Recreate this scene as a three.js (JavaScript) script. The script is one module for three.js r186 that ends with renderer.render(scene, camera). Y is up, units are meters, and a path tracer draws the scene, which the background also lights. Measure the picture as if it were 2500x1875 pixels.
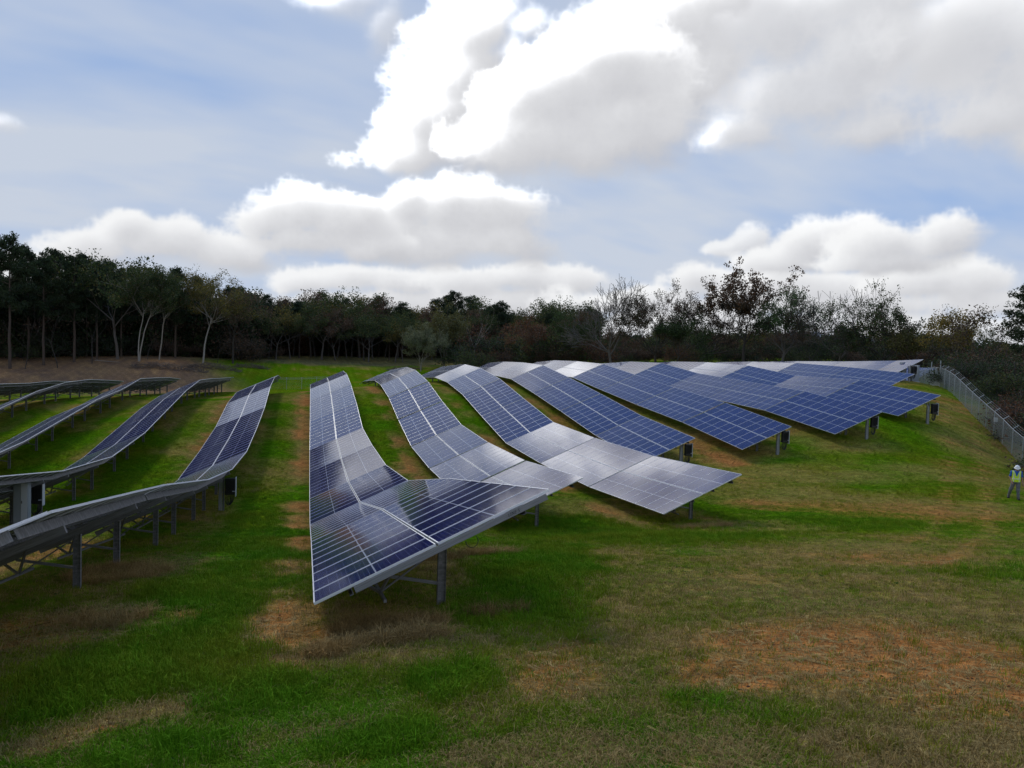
import * as THREE from 'three';
import { mergeGeometries } from 'three/addons/utils/BufferGeometryUtils.js';
import { RoundedBoxGeometry } from 'three/addons/geometries/RoundedBoxGeometry.js';

// ------------------------------------------------------------------ camera, sky, sun, exposure
const EYE = 8;                                        // the camera stands 8 m above the floor of the valley
const RAD = Math.PI / 180;
const scene = new THREE.Scene();
const camera = new THREE.PerspectiveCamera(53.06, 4 / 3, 0.1, 3000);
camera.position.set(0, EYE, 0);
{
  const yaw = 14.79 * RAD, pitch = 2.5 * RAD, roll = 1.8 * RAD;
  const f = new THREE.Vector3(Math.sin(yaw) * Math.cos(pitch), -Math.sin(pitch), -Math.cos(yaw) * Math.cos(pitch));
  const r = new THREE.Vector3(Math.cos(yaw), 0, Math.sin(yaw));
  const u = new THREE.Vector3().crossVectors(r, f);
  camera.up.copy(u.multiplyScalar(Math.cos(roll)).addScaledVector(r, -Math.sin(roll)));
  camera.lookAt(camera.position.clone().add(f));
}
const renderer = new THREE.WebGLRenderer({ antialias: true });
renderer.toneMapping = THREE.LinearToneMapping;
renderer.toneMappingExposure = 1.0;
renderer.shadowMap.enabled = true;
renderer.setSize(1024, 768);

const SUN_AZ = -18, SUN_EL = 38;                      // degrees; azimuth from the direction of the panel rows, right positive
const sunDir = new THREE.Vector3(Math.sin(SUN_AZ * RAD) * Math.cos(SUN_EL * RAD), Math.sin(SUN_EL * RAD), -Math.cos(SUN_AZ * RAD) * Math.cos(SUN_EL * RAD));
const sun = new THREE.DirectionalLight(new THREE.Color(1, 0.93, 0.82), 1.5);
sun.position.copy(sunDir).multiplyScalar(200).add(new THREE.Vector3(15, 0, -60));
sun.target.position.set(15, 0, -60);
sun.castShadow = true;
sun.shadow.radius = 24;
sun.shadow.mapSize.set(4096, 4096);
Object.assign(sun.shadow.camera, { left: -130, right: 130, top: 130, bottom: -130, near: 1, far: 500 });
scene.add(sun, sun.target);

// ------------------------------------------------------------------ numbers
function rng(seed) {
  let a = seed >>> 0;
  return () => { a = (a + 0x6D2B79F5) | 0; let t = Math.imul(a ^ (a >>> 15), 1 | a); t = (t + Math.imul(t ^ (t >>> 7), 61 | t)) ^ t; return ((t ^ (t >>> 14)) >>> 0) / 4294967296; };
}
const PERM = new Uint8Array(512), GRAD = new Float32Array(256);
{ const r = rng(77); const p = [...Array(256).keys()]; for (let i = 255; i > 0; i--) { const j = Math.floor(r() * (i + 1)); [p[i], p[j]] = [p[j], p[i]]; } for (let i = 0; i < 512; i++) PERM[i] = p[i & 255]; for (let i = 0; i < 256; i++) GRAD[i] = r() * 2 - 1; }
const smooth = t => t * t * t * (t * (t * 6 - 15) + 10);
function noise3(x, y, z) {                            // value noise, -1..1
  const xi = Math.floor(x), yi = Math.floor(y), zi = Math.floor(z);
  const u = smooth(x - xi), v = smooth(y - yi), w = smooth(z - zi), X = xi & 255, Y = yi & 255, Z = zi & 255;
  const a = PERM[X] + Y, b = PERM[(X + 1) & 255] + Y;
  const aa = PERM[a & 255] + Z, ab = PERM[(a + 1) & 255] + Z, ba = PERM[b & 255] + Z, bb = PERM[(b + 1) & 255] + Z;
  const l = (p, q, t) => p + (q - p) * t;
  return l(l(l(GRAD[PERM[aa & 255]], GRAD[PERM[ba & 255]], u), l(GRAD[PERM[ab & 255]], GRAD[PERM[bb & 255]], u), v),
    l(l(GRAD[PERM[(aa + 1) & 255]], GRAD[PERM[(ba + 1) & 255]], u), l(GRAD[PERM[(ab + 1) & 255]], GRAD[PERM[(bb + 1) & 255]], u), v), w);
}
function fbm(x, y, z, oct) { let s = 0, a = 0.5; for (let i = 0; i < oct; i++) { s += a * noise3(x, y, z); x = x * 2.03 + 11.7; y = y * 2.03 + 5.3; z = z * 2.03 + 7.1; a *= 0.5; } return s; }
const clamp = (x, a = 0, b = 1) => Math.min(b, Math.max(a, x));
const sstep = (a, b, x) => { const t = clamp((x - a) / (b - a)); return t * t * (3 - 2 * t); };
const mix = (a, b, t) => a + (b - a) * t;

// ------------------------------------------------------------------ the sky: blue air under a veil of cirrus, cumulus in lines and banks
{
  const W = 4096, H = 2048, D2 = W / 360, px = new Float32Array(W * H * 4);
  const dir = (x, y) => { const a = x / D2 * RAD, e = (y / D2 - 90) * RAD; return [Math.sin(a) * Math.cos(e), Math.sin(e), -Math.cos(a) * Math.cos(e)]; };
  const spot = (x, y) => (y * W + (((x + W / 4) % W) + W) % W) * 4;      // the texture's own turn
  for (let y = 0; y < H; y++) for (let x = 0; x < W; x++) {
    const o = spot(x, y);
    if (y < H / 2 - 4) { px[o] = 0.5; px[o + 1] = 0.52; px[o + 2] = 0.55; px[o + 3] = 1; continue; }
    const [a, b, c] = dir(x, Math.max(y, H / 2)), el = Math.max(0, y / D2 - 90), t = clamp(el / 60);
    const R = mix(0.38, 0.10, Math.pow(t, 0.45)), G = mix(0.57, 0.25, Math.pow(t, 0.45)), B = mix(0.84, 0.60, Math.pow(t, 0.6));
    // cirrus veil, drawn out sideways, thick along the horizon and thin overhead
    const h = Math.max(b, 0.03) + 0.2, vx = a / h, vz = c / h, v1 = fbm(vx * 1.1 + 3, vz * 1.6, 1.5, 5), v2 = fbm(vx * 2.6 + 31, vz * 6.0 + vx * 1.6, 4.5, 4);
    const veil = clamp(0.72 + v1 * 0.8 + v2 * 0.3, 0.15, 0.93) * mix(1, 0.12, sstep(22, 34, el));
    px[o] = mix(R, 0.59, veil); px[o + 1] = mix(G, 0.645, veil); px[o + 2] = mix(B, 0.74, veil); px[o + 3] = 1;
  }
  // a cumulus: billows [azimuth, elevation, half width, half height] in degrees that melt into one body
  function cumulus(blobs, solid = 1, soften = 0) {
    let a0 = 1e9, a1 = -1e9, e0 = 1e9, e1 = -1e9;
    for (const [az, el, ra, re] of blobs) { const c = Math.max(0.2, Math.cos(Math.min(80, el + re) * RAD)); a0 = Math.min(a0, az - 1.9 * ra / c); a1 = Math.max(a1, az + 1.9 * ra / c); e0 = Math.min(e0, el - 1.8 * re); e1 = Math.max(e1, el + 1.8 * re); }
    const X0 = Math.floor(a0 * D2), Y0 = Math.max(H / 2, Math.floor((e0 + 90) * D2)), w = Math.ceil(a1 * D2) - X0 + 1, h = Math.min(H - 1, Math.ceil((e1 + 90) * D2)) - Y0 + 1;
    if (w < 2 || h < 2) return;
    const soft = new Float32Array(w * h), dens = new Float32Array(w * h), lobe = new Float32Array(w * h), mid = (e0 + e1) / 2, s = mid < 12 ? 1.7 : 1;
    for (let j = 0; j < h; j++) for (let i = 0; i < w; i++) {
      const [A, B, C] = dir(X0 + i, Y0 + j), fold = s > 1 ? 0.55 : 1, n1 = noise3(A * 11, B * 14, C * 11), n2 = noise3(A * 31 + 7, B * 36, C * 31);
      const a = (X0 + i) / D2 + fold * (n1 + 0.5 * n2), e = (Y0 + j) / D2 - 90 + fold * (0.6 * noise3(A * 12 + 50, B * 15, C * 12) + 0.35 * noise3(A * 33 + 90, B * 38, C * 33)), ce = Math.cos(e * RAD);
      let m = -2, f = 0, sh = 0;
      for (const [az, el, ra, re] of blobs) {
        const dx = (a - az) * ce / ra; let dy = (e - el) / re; if (dy < 0) dy *= 1.2;
        const d = 1 - Math.sqrt(dx * dx + dy * dy); if (d < -1.4) continue;
        const k = 0.36, t = clamp(0.5 + 0.5 * (d - m) / k); m = mix(m, d, t) + k * t * (1 - t);
        const e5 = Math.exp(4 * d); f += e5 * (dy * 0.8 - dx * 0.6); sh += e5;
      }
      const o = j * w + i; lobe[o] = f / (sh + 1e-6);
      if (m < -0.9) { soft[o] = dens[o] = -1; continue; }
      let q = 8 * s;
      const swell = noise3(A * q, B * q * 1.4, C * q) * 0.5 + noise3(A * q * 2.1 + 5, B * q * 2.6, C * q * 2.1) * 0.34;
      let n = 0, amp = 0.3; q *= 4.2;
      for (let k = 0; k < 5; k++) { n += amp * (k < 1 ? noise3(A * q + 3, B * q * 1.2, C * q) : 0.5 - 1.5 * Math.abs(noise3(A * q + k * 9, B * q * 1.15, C * q))); q *= 2.05; amp *= 0.6; }
      soft[o] = m + swell * 0.5 + 0.06; dens[o] = soft[o] + n * 0.5;
    }
    const at = (i, j) => { i = Math.round(i); j = Math.round(j); return i < 0 || j < 0 || i >= w || j >= h ? -1 : soft[j * w + i]; };
    for (let j = 0; j < h; j++) for (let i = 0; i < w; i++) {
      const o = j * w + i, d = dens[o]; if (d < -0.15) continue;
      const el = (Y0 + j) / D2 - 90, turn = (((X0 + i) / D2 + 540) % 360) - 180, z = s > 1 ? 0.5 : 1, under = 1 - sstep(-0.4, 0.15, lobe[o]);
      const A = sstep(-0.14, mix(0.3, 0.85, Math.max(under, soften)), d) * 0.985 * solid;
      let occ = 0;
      for (const [q, k] of [[0.6, 0.35], [1.5, 0.6], [2.8, 0.75], [4.6, 0.7]]) occ += k * clamp(at(i - q * z * 0.62 * D2 / Math.cos(el * RAD), j + q * z * 0.82 * D2) + 0.1, 0, 0.75);
      const fine = clamp(d - soft[o], -0.3, 0.3), lit = clamp(0.55 * Math.exp(-0.8 * occ) + 0.72 * clamp(0.5 + 0.6 * lobe[o]) - 0.1 + fine * 0.2);
      const sunward = Math.exp(-(((turn - SUN_AZ - 24) / 30) ** 2)) * sstep(8, 15, el), glow = clamp((lit - 0.42) / 0.55);   // billows towards the sun are lit through
      const L = mix(0.53, 0.89, lit) + fine * 0.07 + mix(glow * 0.05, glow * glow * glow * 2.3, sunward), p = spot(X0 + i, Y0 + j);
      px[p] = mix(px[p], L * 0.985, A); px[p + 1] = mix(px[p + 1], L * 0.992, A); px[p + 2] = mix(px[p + 2], L * mix(1.05, 1.0, lit), A);
    }
  }
  const grow = (list, k = 1.14) => list.map(([a, e, w, h]) => [a, e, w * k, h * k]);
  const r = rng(4), ring = [];
  // low clouds all round the horizon, the farthest first
  for (let az = -28; az < 332; az += 14) { const q = []; for (let i = 0; i < 5; i++) q.push([az + i * 2.9 + r() * 2, 1.6 + r() * 0.9, 3 + r() * 3, 0.8 + r() * 0.5]); ring.push([q, 0.9]); }
  for (const q of [[[0, 4.1, 2.6, 0.9], [3.5, 4.6, 3.2, 1], [7.3, 4.4, 3.9, 1], [11.6, 3.1, 9.1, 1.1], [-4.4, 2.7, 2.5, 0.9]], [[11.5, 4.9, 3.6, 1.2], [14.8, 5.3, 3, 1.3], [19.1, 5.1, 3, 1.2], [16, 3.4, 6, 1.1]], [[23.9, 3.7, 5.8, 1], [27.7, 5.3, 2, 1.2], [30.8, 4.7, 4.1, 1.2]], [[36.3, 4.5, 5, 1.3], [38.9, 3.4, 9.3, 1.1], [34, 5.2, 3, 1]], [[42.5, 5, 3.4, 1.3], [45.9, 5.2, 2.4, 1.5], [47.7, 3.9, 3.3, 1.3], [52, 4, 4, 1.4]]]) ring.push([grow(q)]);
  for (let az = 58; az < 330; az += 9 + r() * 5) { const q = [], n = 3 + Math.floor(r() * 3); for (let i = 0; i < n; i++) q.push([az + (r() - 0.5) * 9, 3.6 + r() * 1.8, 2.2 + r() * 2.6, 0.9 + r() * 0.6]); ring.push([q]); }
  // the line of heaped clouds above them
  ring.push([grow([[-16.3, 4.1, 2.7, 1], [-14, 5.4, 3.1, 1.2], [-11.9, 6.9, 1.7, 1.2], [-9.2, 6.3, 3.1, 1.4], [-5.5, 6, 3, 1.3]])], [grow([[5.5, 7.6, 3.8, 2], [6.3, 10, 1.8, 1.4], [8.7, 7.2, 4.8, 1.6], [14.5, 8, 3.3, 1.8], [10.5, 9.9, 3.3, 1.7], [13.8, 10, 3.9, 2]], 1.16), 1, 0.3], [grow([[-2.9, 8.5, 2.5, 1.7], [-0.1, 8.7, 3.1, 2], [2.2, 8.3, 2.3, 1.7], [0.5, 7, 4, 1.3], [4, 6.8, 3, 1.2]])]);
  ring.push([grow([[30.1, 7.6, 1.7, 0.6], [31.5, 8, 1.2, 1.4]]), 0.9], [grow([[34, 6.7, 3.2, 1.1], [34.8, 7.8, 2.1, 1.5], [37.4, 8.1, 2.3, 1.6]])], [grow([[40, 6.6, 3.6, 0.9], [40, 7.7, 2.6, 1.5], [43.3, 7.9, 1.9, 1.5]])]);
  for (let az = 62; az < 330; az += 10 + r() * 7) { const q = [], e = 7 + r() * 3; for (let i = 0; i < 4; i++) q.push([az + (r() - 0.5) * 7, e + (r() - 0.5) * 2, 1.8 + r() * 2.2, 1.1 + r() * 0.8]); ring.push([q]); }
  ring.push([[[-18.5, 12.3, 1.4, 0.9], [-20.2, 11.8, 1.6, 1]], 0.45, 1]);
  // the great tower and the bank beside it, with others like them round the sky
  ring.push([grow([[44.1, 19.3, 4.3, 3.8], [45.9, 15.1, 3.9, 2.1], [48.7, 17.9, 4.1, 4.1], [50.1, 13.7, 3, 1.8], [54, 18, 5, 4], [58, 21, 6, 4]], 1.2), 0.95, 0.6]);
  ring.push([grow([[32.2, 22.1, 4.6, 2.8], [34.3, 17.7, 4.9, 2.7], [30.9, 15.3, 2.9, 1.6], [38.6, 19.3, 4.5, 4], [39.6, 15.5, 4.1, 1.7], [40.4, 23, 8.2, 2]], 1.18), 0.92, 0.7]);
  ring.push([[[2.3, 23.1, 3.4, 1.5], [4.8, 21.6, 1.4, 2.2]], 0.5, 1], [[[15.6, 22, 2.4, 1.6], [14, 20.5, 2, 1.6]], 0.6, 0.8]);
  ring.push([grow([[20.9, 21, 4.4, 3], [25.2, 22, 4.2, 2.4], [28.6, 23.6, 4, 1.8], [27, 18.6, 3.6, 3]], 1.12), 1, 0.4]);
  ring.push([grow([[11.3, 22.2, 3.4, 2.7], [10.5, 19, 4, 2.8], [8.5, 16, 3.2, 2.2], [11.6, 15.3, 5.2, 3], [7.1, 13.2, 3.2, 1.7]], 1.12)]);
  ring.push([grow([[16.4, 17.6, 4.8, 3], [20.4, 19.4, 4.2, 2.8], [18.7, 15, 7, 2.6], [23.5, 15.8, 4.4, 2.8]], 1.12)]);
  const bunch = (az, el, w, h, n) => { const q = []; for (let i = 0; i < n; i++) q.push([az + (r() - 0.5) * 2 * w / Math.cos(el * RAD), el + (r() - 0.5) * 2 * h, 3.2 + r() * 3, 2 + r() * 1.6]); ring.push([q, 1, 0.3 * r()]); };
  for (let az = 70; az < 336; az += 15 + r() * 8) bunch(az, 15 + r() * 8, 6, 3, 6);
  for (const [az, el, w, h] of [[-56, 32, 7, 3], [112, 38, 8, 4], [158, 34, 8, 4], [205, 42, 8, 4], [262, 36, 8, 4], [150, 60, 7, 4]]) { bunch(az, el, w, h, 7); bunch(az + 6, el + 2, w * 0.7, h, 5); }
  for (const [q, solid, soften] of ring) cumulus(q, solid, soften);
  for (let y = H / 2 - 4; y < H * 0.6; y++) for (let x = 0; x < W; x++) {   // far haze low down
    const el = Math.max(0, y / D2 - 90), hz = Math.exp(-el / 3) * 0.42, o = spot(x, y);
    px[o] = mix(px[o], 0.68, hz); px[o + 1] = mix(px[o + 1], 0.70, hz); px[o + 2] = mix(px[o + 2], 0.74, hz);
  }
  const sky = new THREE.DataTexture(px, W, H, THREE.RGBAFormat, THREE.FloatType);
  sky.mapping = THREE.EquirectangularReflectionMapping;
  sky.magFilter = THREE.LinearFilter; sky.minFilter = THREE.LinearFilter;
  sky.wrapS = THREE.RepeatWrapping; sky.needsUpdate = true;
  scene.background = sky; scene.environment = sky;
}

// ------------------------------------------------------------------ helpers for objects
const taken = new Map();
function numbered(name) { const n = taken.get(name) || 0; taken.set(name, n + 1); return n ? `${name}_${String(n).padStart(3, '0')}` : name; }
function tag(o, label, category, group, kind) { o.userData.label = label; o.userData.category = category; if (group) o.userData.group = group; if (kind) o.userData.kind = kind; return o; }
function thing(name, label, category, p, group) { const o = new THREE.Group(); o.name = numbered(name); o.position.copy(p); scene.add(o); return tag(o, label, category, group); }
function part(name, geometry, material, parent) { const m = new THREE.Mesh(geometry, material); m.name = name; parent.add(m); return m; }
function flat(g) { if (g.index) g = g.toNonIndexed(); for (const k of Object.keys(g.attributes)) if (!['position', 'normal', 'uv'].includes(k)) g.deleteAttribute(k); if (!g.attributes.uv) g.setAttribute('uv', new THREE.BufferAttribute(new Float32Array(g.attributes.position.count * 2), 2)); return g; }
const join = list => mergeGeometries(list.map(flat));
const V = (x, y, z) => new THREE.Vector3(x, y, z);
function box(w, h, d, x = 0, y = 0, z = 0) { return new THREE.BoxGeometry(w, h, d).translate(x, y, z); }
function bar(a, b, w, h, up = V(0, 1, 0)) {            // a beam from a to b, w wide and h deep
  const L = a.distanceTo(b), z = b.clone().sub(a).normalize(), x = V(0, 0, 0).crossVectors(up, z);
  if (x.lengthSq() < 1e-6) x.set(1, 0, 0); x.normalize();
  const y = V(0, 0, 0).crossVectors(z, x), m = new THREE.Matrix4().makeBasis(x, y, z).setPosition(a.clone().lerp(b, 0.5));
  return new THREE.BoxGeometry(w, h, L).applyMatrix4(m);
}
function tube(pts, r, sides = 6, seg = 0, closed = false) { return new THREE.TubeGeometry(new THREE.CatmullRomCurve3(pts, closed), seg || pts.length * 4, r, sides, closed); }
function rod(a, b, r, sides = 7, r2 = r) {
  const L = a.distanceTo(b), g = new THREE.CylinderGeometry(r2, r, L, sides), q = new THREE.Quaternion().setFromUnitVectors(V(0, 1, 0), b.clone().sub(a).normalize());
  return g.applyQuaternion(q).translate((a.x + b.x) / 2, (a.y + b.y) / 2, (a.z + b.z) / 2);
}

// ------------------------------------------------------------------ the lie of the land, surveyed as [x, distance along the rows, height below the camera]
const PITCH = 7.22, TILT = 24 * RAD, SLOPE = 4.04, CLEAR = 0.53;
const rowX = k => 0.13 + PITCH * (k - 5);
// low edge of every row of panels: [distance, height] where one table ends and the next begins
const ROWS = [
  [[85.4, -6.8], [94.3, -7], [103.2, -7.35], [112.1, -7.5], [121, -8]],
  [[64.4, -8.45], [73.3, -7.85], [82.2, -6.95], [91.1, -6.53], [100, -6.62], [108.9, -7.1], [117.8, -7.65]],
  [[47.3, -8.9], [56.2, -8.55], [65.1, -7.8], [74, -7.05], [82.9, -6.69], [91.8, -5.99], [100.7, -6.3], [109.6, -6.65], [118.5, -7.2]],
  [[20.5, -5.5], [29.4, -6.5], [38.3, -7.68], [47.2, -8.3], [56.1, -7.95], [65, -7.05], [73.9, -6.15], [82.8, -5.6], [91.7, -5.85], [100.6, -6.2], [109.5, -6.5], [118.4, -6.8]],
  [[2.6, -3.3], [11.5, -4.03], [20.2, -5.2], [29.2, -6.6], [37.9, -7.6], [46.6, -7.95], [55.5, -7.5], [64.6, -6.82], [73.5, -5.6], [82.3, -5.13], [91.4, -5.3], [100.3, -6]],
  [[11.6, -3.86], [20.8, -5.24], [29.8, -6.85], [38.7, -7.6], [47.6, -7.72], [56.6, -7.6], [65, -6.36], [74.2, -5.33], [82.6, -4.68], [91.5, -4.65]],
  [[29.5, -6.8], [38.5, -7.4], [47.4, -7.52], [56.3, -7.3], [65.2, -6.15], [73.75, -4.85], [82.6, -4.1], [90.8, -4], [100.5, -4.5], [109.5, -5], [118, -5.8]],
  [[29.4, -6.71], [38.45, -7.17], [47.4, -7.24], [56.4, -7.07], [65.25, -5.81], [74.1, -4.48], [82.95, -3.7], [91.8, -3.52], [100.7, -3.9], [109.2, -4.34]],
  [[47.3, -7.22], [56.3, -6.47], [65.3, -5.28], [74.2, -4.18], [83, -3.2], [92, -3.1], [101, -3.22], [110, -3.6]],
  [[47, -6.36], [56.05, -5.33], [65.1, -4.6], [74, -3.77], [83, -2.87], [92.2, -2.77], [101.2, -2.84], [110, -3.3]],
  [[46.8, -5.24], [55.75, -4.27], [65, -3.88], [74.1, -3.45], [83, -2.57], [92, -2.62], [101.5, -3.1]],
  [[49, -4.07], [58, -3.29], [67.3, -3.3], [76.2, -2.5], [85.3, -2.35], [94.5, -2.48], [103, -3]],
  [[59.6, -2.67], [68.6, -2.3], [77.6, -2.07], [86.7, -2.12], [95.6, -2.4]],
  [[66.3, -1.24], [70.1, -1.46], [79, -1.74], [88, -1.9], [97, -2.2]],
  [[77, -2.2], [86, -2.3], [95, -2.5]],
  [[79.5, -2.2], [88.5, -2.3]],
];
const SURVEY = [[36.5, 32.5, -7.11], [50.1, 44.2, -7.15], [51.4, 46.3, -6.51], [53.96, 50.5, -5.47], [56.6, 54.7, -4.53], [57.9, 56.75, -3.95], [62.56, 64.2, -2.59], [0, 0, -2.7], [-14, 2, -3.3], [14, 4, -3.4], [20, 18, -5.4], [40, 10, -6.3], [55, 25, -8.3], [70, 45, -8], [-40, 20, -6.5], [-60, 50, -9], [-32, 163.5, -4.4], [-49, 163, -6], [-54, 180, -4.31], [-4, 146, -8.17], [7, 169, -5.48], [8, 189, -4.18], [15, 208, -3.44], [63, 180, -2], [102, 139, -0.5], [89, 173, 0], [-80, 140, -5.5], [-60, 120, -8.2], [-110, 180, -3], [-30, 140, -8], [30, 140, -5.5], [60, 120, -3.4], [-12, 215, -3.7], [40, 205, -3.2], [-22, 168, -4.6], [-250, 100, -4], [-200, -60, -6], [0, -60, -1], [150, -60, -6], [260, 100, -3], [-260, 330, -2], [0, 350, -1], [260, 330, 1], [0, 700, 2], [-450, 450, 2], [450, 450, 2], [450, 0, -3], [-450, 0, -3], [0, -250, -2]];
ROWS.forEach((pts, k) => pts.forEach(([z, y]) => SURVEY.push([rowX(k) + 2.2, z, y - CLEAR])));
const spline = (() => {                                // thin-plate spline through the survey
  const n = SURVEY.length, N = n + 3, S = 50, U = r2 => r2 > 0 ? 0.5 * r2 * Math.log(r2) : 0;
  const A = Array.from({ length: N }, () => new Float64Array(N + 1));
  for (let i = 0; i < n; i++) {
    const [xi, zi, y] = SURVEY[i];
    for (let j = 0; j < n; j++) A[i][j] = U(((xi - SURVEY[j][0]) ** 2 + (zi - SURVEY[j][1]) ** 2) / S / S) + (i === j ? 0.002 : 0);
    A[i][n] = A[n][i] = 1; A[i][n + 1] = A[n + 1][i] = xi / S; A[i][n + 2] = A[n + 2][i] = zi / S; A[i][N] = y;
  }
  for (let c = 0; c < N; c++) {
    let p = c; for (let i = c + 1; i < N; i++) if (Math.abs(A[i][c]) > Math.abs(A[p][c])) p = i;
    [A[c], A[p]] = [A[p], A[c]];
    for (let i = c + 1; i < N; i++) { const f = A[i][c] / A[c][c]; if (f) for (let j = c; j <= N; j++) A[i][j] -= f * A[c][j]; }
  }
  const w = new Float64Array(N);
  for (let i = N - 1; i >= 0; i--) { let s = A[i][N]; for (let j = i + 1; j < N; j++) s -= A[i][j] * w[j]; w[i] = s / A[i][i]; }
  return (x, z) => { let s = w[n] + w[n + 1] * x / S + w[n + 2] * z / S; for (let i = 0; i < n; i++) s += w[i] * U(((x - SURVEY[i][0]) ** 2 + (z - SURVEY[i][1]) ** 2) / S / S); return s; };
})();

// graded grid: fine near the camera, coarse far away
function graded(min, max, centre, fine, grow, most) {
  const out = [centre]; let s = fine, p = centre;
  while (p < max) { p = Math.min(max, p + s); out.push(p); s = Math.min(most, s * grow); }
  s = fine; p = centre;
  while (p > min) { p = Math.max(min, p - s); out.unshift(p); s = Math.min(most, s * grow); }
  return out;
}
const GX = graded(-600, 600, 4, 0.24, 1.018, 40), GZ = graded(-80, 900, 9, 0.22, 1.016, 40);
const GH = new Float32Array(GX.length * GZ.length);
for (let j = 0; j < GZ.length; j++) for (let i = 0; i < GX.length; i++) {
  const x = GX[i], z = GZ[j], near = Math.exp(-Math.hypot(x, z) / 60);
  GH[j * GX.length + i] = EYE + spline(x, z) + (0.11 * fbm(x * 0.28, 3.1, z * 0.28, 3) + 0.05 * noise3(x * 1.1, 9, z * 1.1)) * (0.35 + 0.65 * near);
}
function cell(list, v) { let a = 0, b = list.length - 2; while (a < b) { const m = (a + b + 1) >> 1; if (list[m] <= v) a = m; else b = m - 1; } return a; }
function groundY(x, z) {                               // height of the sheet at x and distance z
  const i = cell(GX, x), j = cell(GZ, z), u = clamp((x - GX[i]) / (GX[i + 1] - GX[i])), v = clamp((z - GZ[j]) / (GZ[j + 1] - GZ[j])), n = GX.length, o = j * n + i;
  return u + v <= 1 ? GH[o] + u * (GH[o + 1] - GH[o]) + v * (GH[o + n] - GH[o]) : GH[o + n + 1] + (1 - u) * (GH[o + n] - GH[o + n + 1]) + (1 - v) * (GH[o + 1] - GH[o + n + 1]);
}
const onGround = (x, z, dy = 0) => V(x, groundY(x, z) + dy, -z);

// ------------------------------------------------------------------ what grows where: shares of green grass, dry straw and bare red clay
// patches [x, distance, half width, half length, amount], each lying square to its own bearing
const DRY = [[7.5, 8.9, 2.28, 3.37, 0.95], [7.6, 7.4, 1.24, 2.58, 0.95], [5.6, 8.4, 0.95, 1.42, 0.8], [14.6, 18.4, 3.64, 4.45, 0.85], [8.3, 13.8, 2.79, 2.56, 0.8], [11.7, 12.3, 2.53, 2.87, 0.7], [11.1, 10.0, 0.92, 2.51, 0.9], [3.2, 8.9, 0.85, 1.26, 0.8], [1.8, 7.9, 0.45, 0.62, 0.75], [2.1, 6.7, 0.95, 0.59, 0.8], [3.5, 6.2, 0.95, 0.51, 0.75], [5.2, 5.6, 1.24, 0.78, 0.8], [-1.8, 9.2, 0.89, 0.41, 0.95], [-2.7, 8.6, 0.45, 0.41, 0.9], [-2.5, 9.0, 0.54, 0.32, 0.8], [-3.4, 10.2, 0.32, 0.41, 0.7], [-0.2, 8.0, 0.76, 0.3, 0.5], [27.5, 35.0, 5.63, 2.85, 0.75], [29.9, 41.9, 5.28, 2.23, 0.7], [30.2, 31.4, 4.03, 3.32, 0.8], [17.9, 27.6, 2.51, 1.91, 0.6], [38.1, 39.0, 4.0, 1.94, 0.6], [33.5, 54.0, 3.62, 2.22, 0.8], [36.8, 47.0, 3.27, 1.36, 0.7], [47.6, 45.9, 3.2, 4.35, 0.7], [51.6, 52.0, 2.62, 4.95, 0.5], [1.4, 12.0, 0.98, 1.21, 0.8], [1.0, 10.6, 1.08, 0.65, 0.8], [-4.2, 21.1, 1.3, 3.26, 0.7], [-4.3, 14.3, 1.39, 1.83, 0.8], [-4.4, 17.9, 0.98, 1.84, 0.5], [-2.2, 14.2, 0.45, 0.61, 0.6], [12.5, 36.1, 2.6, 2.12, 0.6], [2.4, 8.6, 0.45, 0.46, 0.6]];
const CLAY = [[7.4, 8.6, 2.0, 1.8, 1.15], [7.8, 7.1, 1.1, 1.6, 1.05], [6.6, 9.6, 1.1, 1.0, 1], [5.1, 8.4, 0.75, 0.8, 1], [3.1, 9.3, 0.51, 1.0, 0.8], [3.8, 10.5, 0.36, 0.52, 0.7], [-2.2, 8.9, 0.32, 0.16, 0.9], [-2.7, 8.5, 0.22, 0.16, 0.8], [0.4, 12.2, 0.32, 0.6, 0.85], [1.4, 9.0, 0.14, 0.15, 1], [2.5, 8.2, 0.1, 0.21, 0.8], [0.5, 7.1, 0.67, 0.1, 0.6], [-4.6, 14.0, 0.85, 1.38, 0.7], [-3.5, 13.4, 0.41, 0.46, 0.7], [31.6, 51.9, 2.28, 1.68, 0.6], [27.1, 30.1, 4.08, 3.01, 0.55], [22.9, 33.7, 3.2, 1.69, 0.5], [15.4, 17.0, 1.65, 1.95, 0.4], [-2.1, 14.0, 0.36, 0.35, 0.6], [3.4, 5.8, 0.54, 0.11, 0.6], [-6.8, 63, 0.8, 4, 0.7]];
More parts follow.
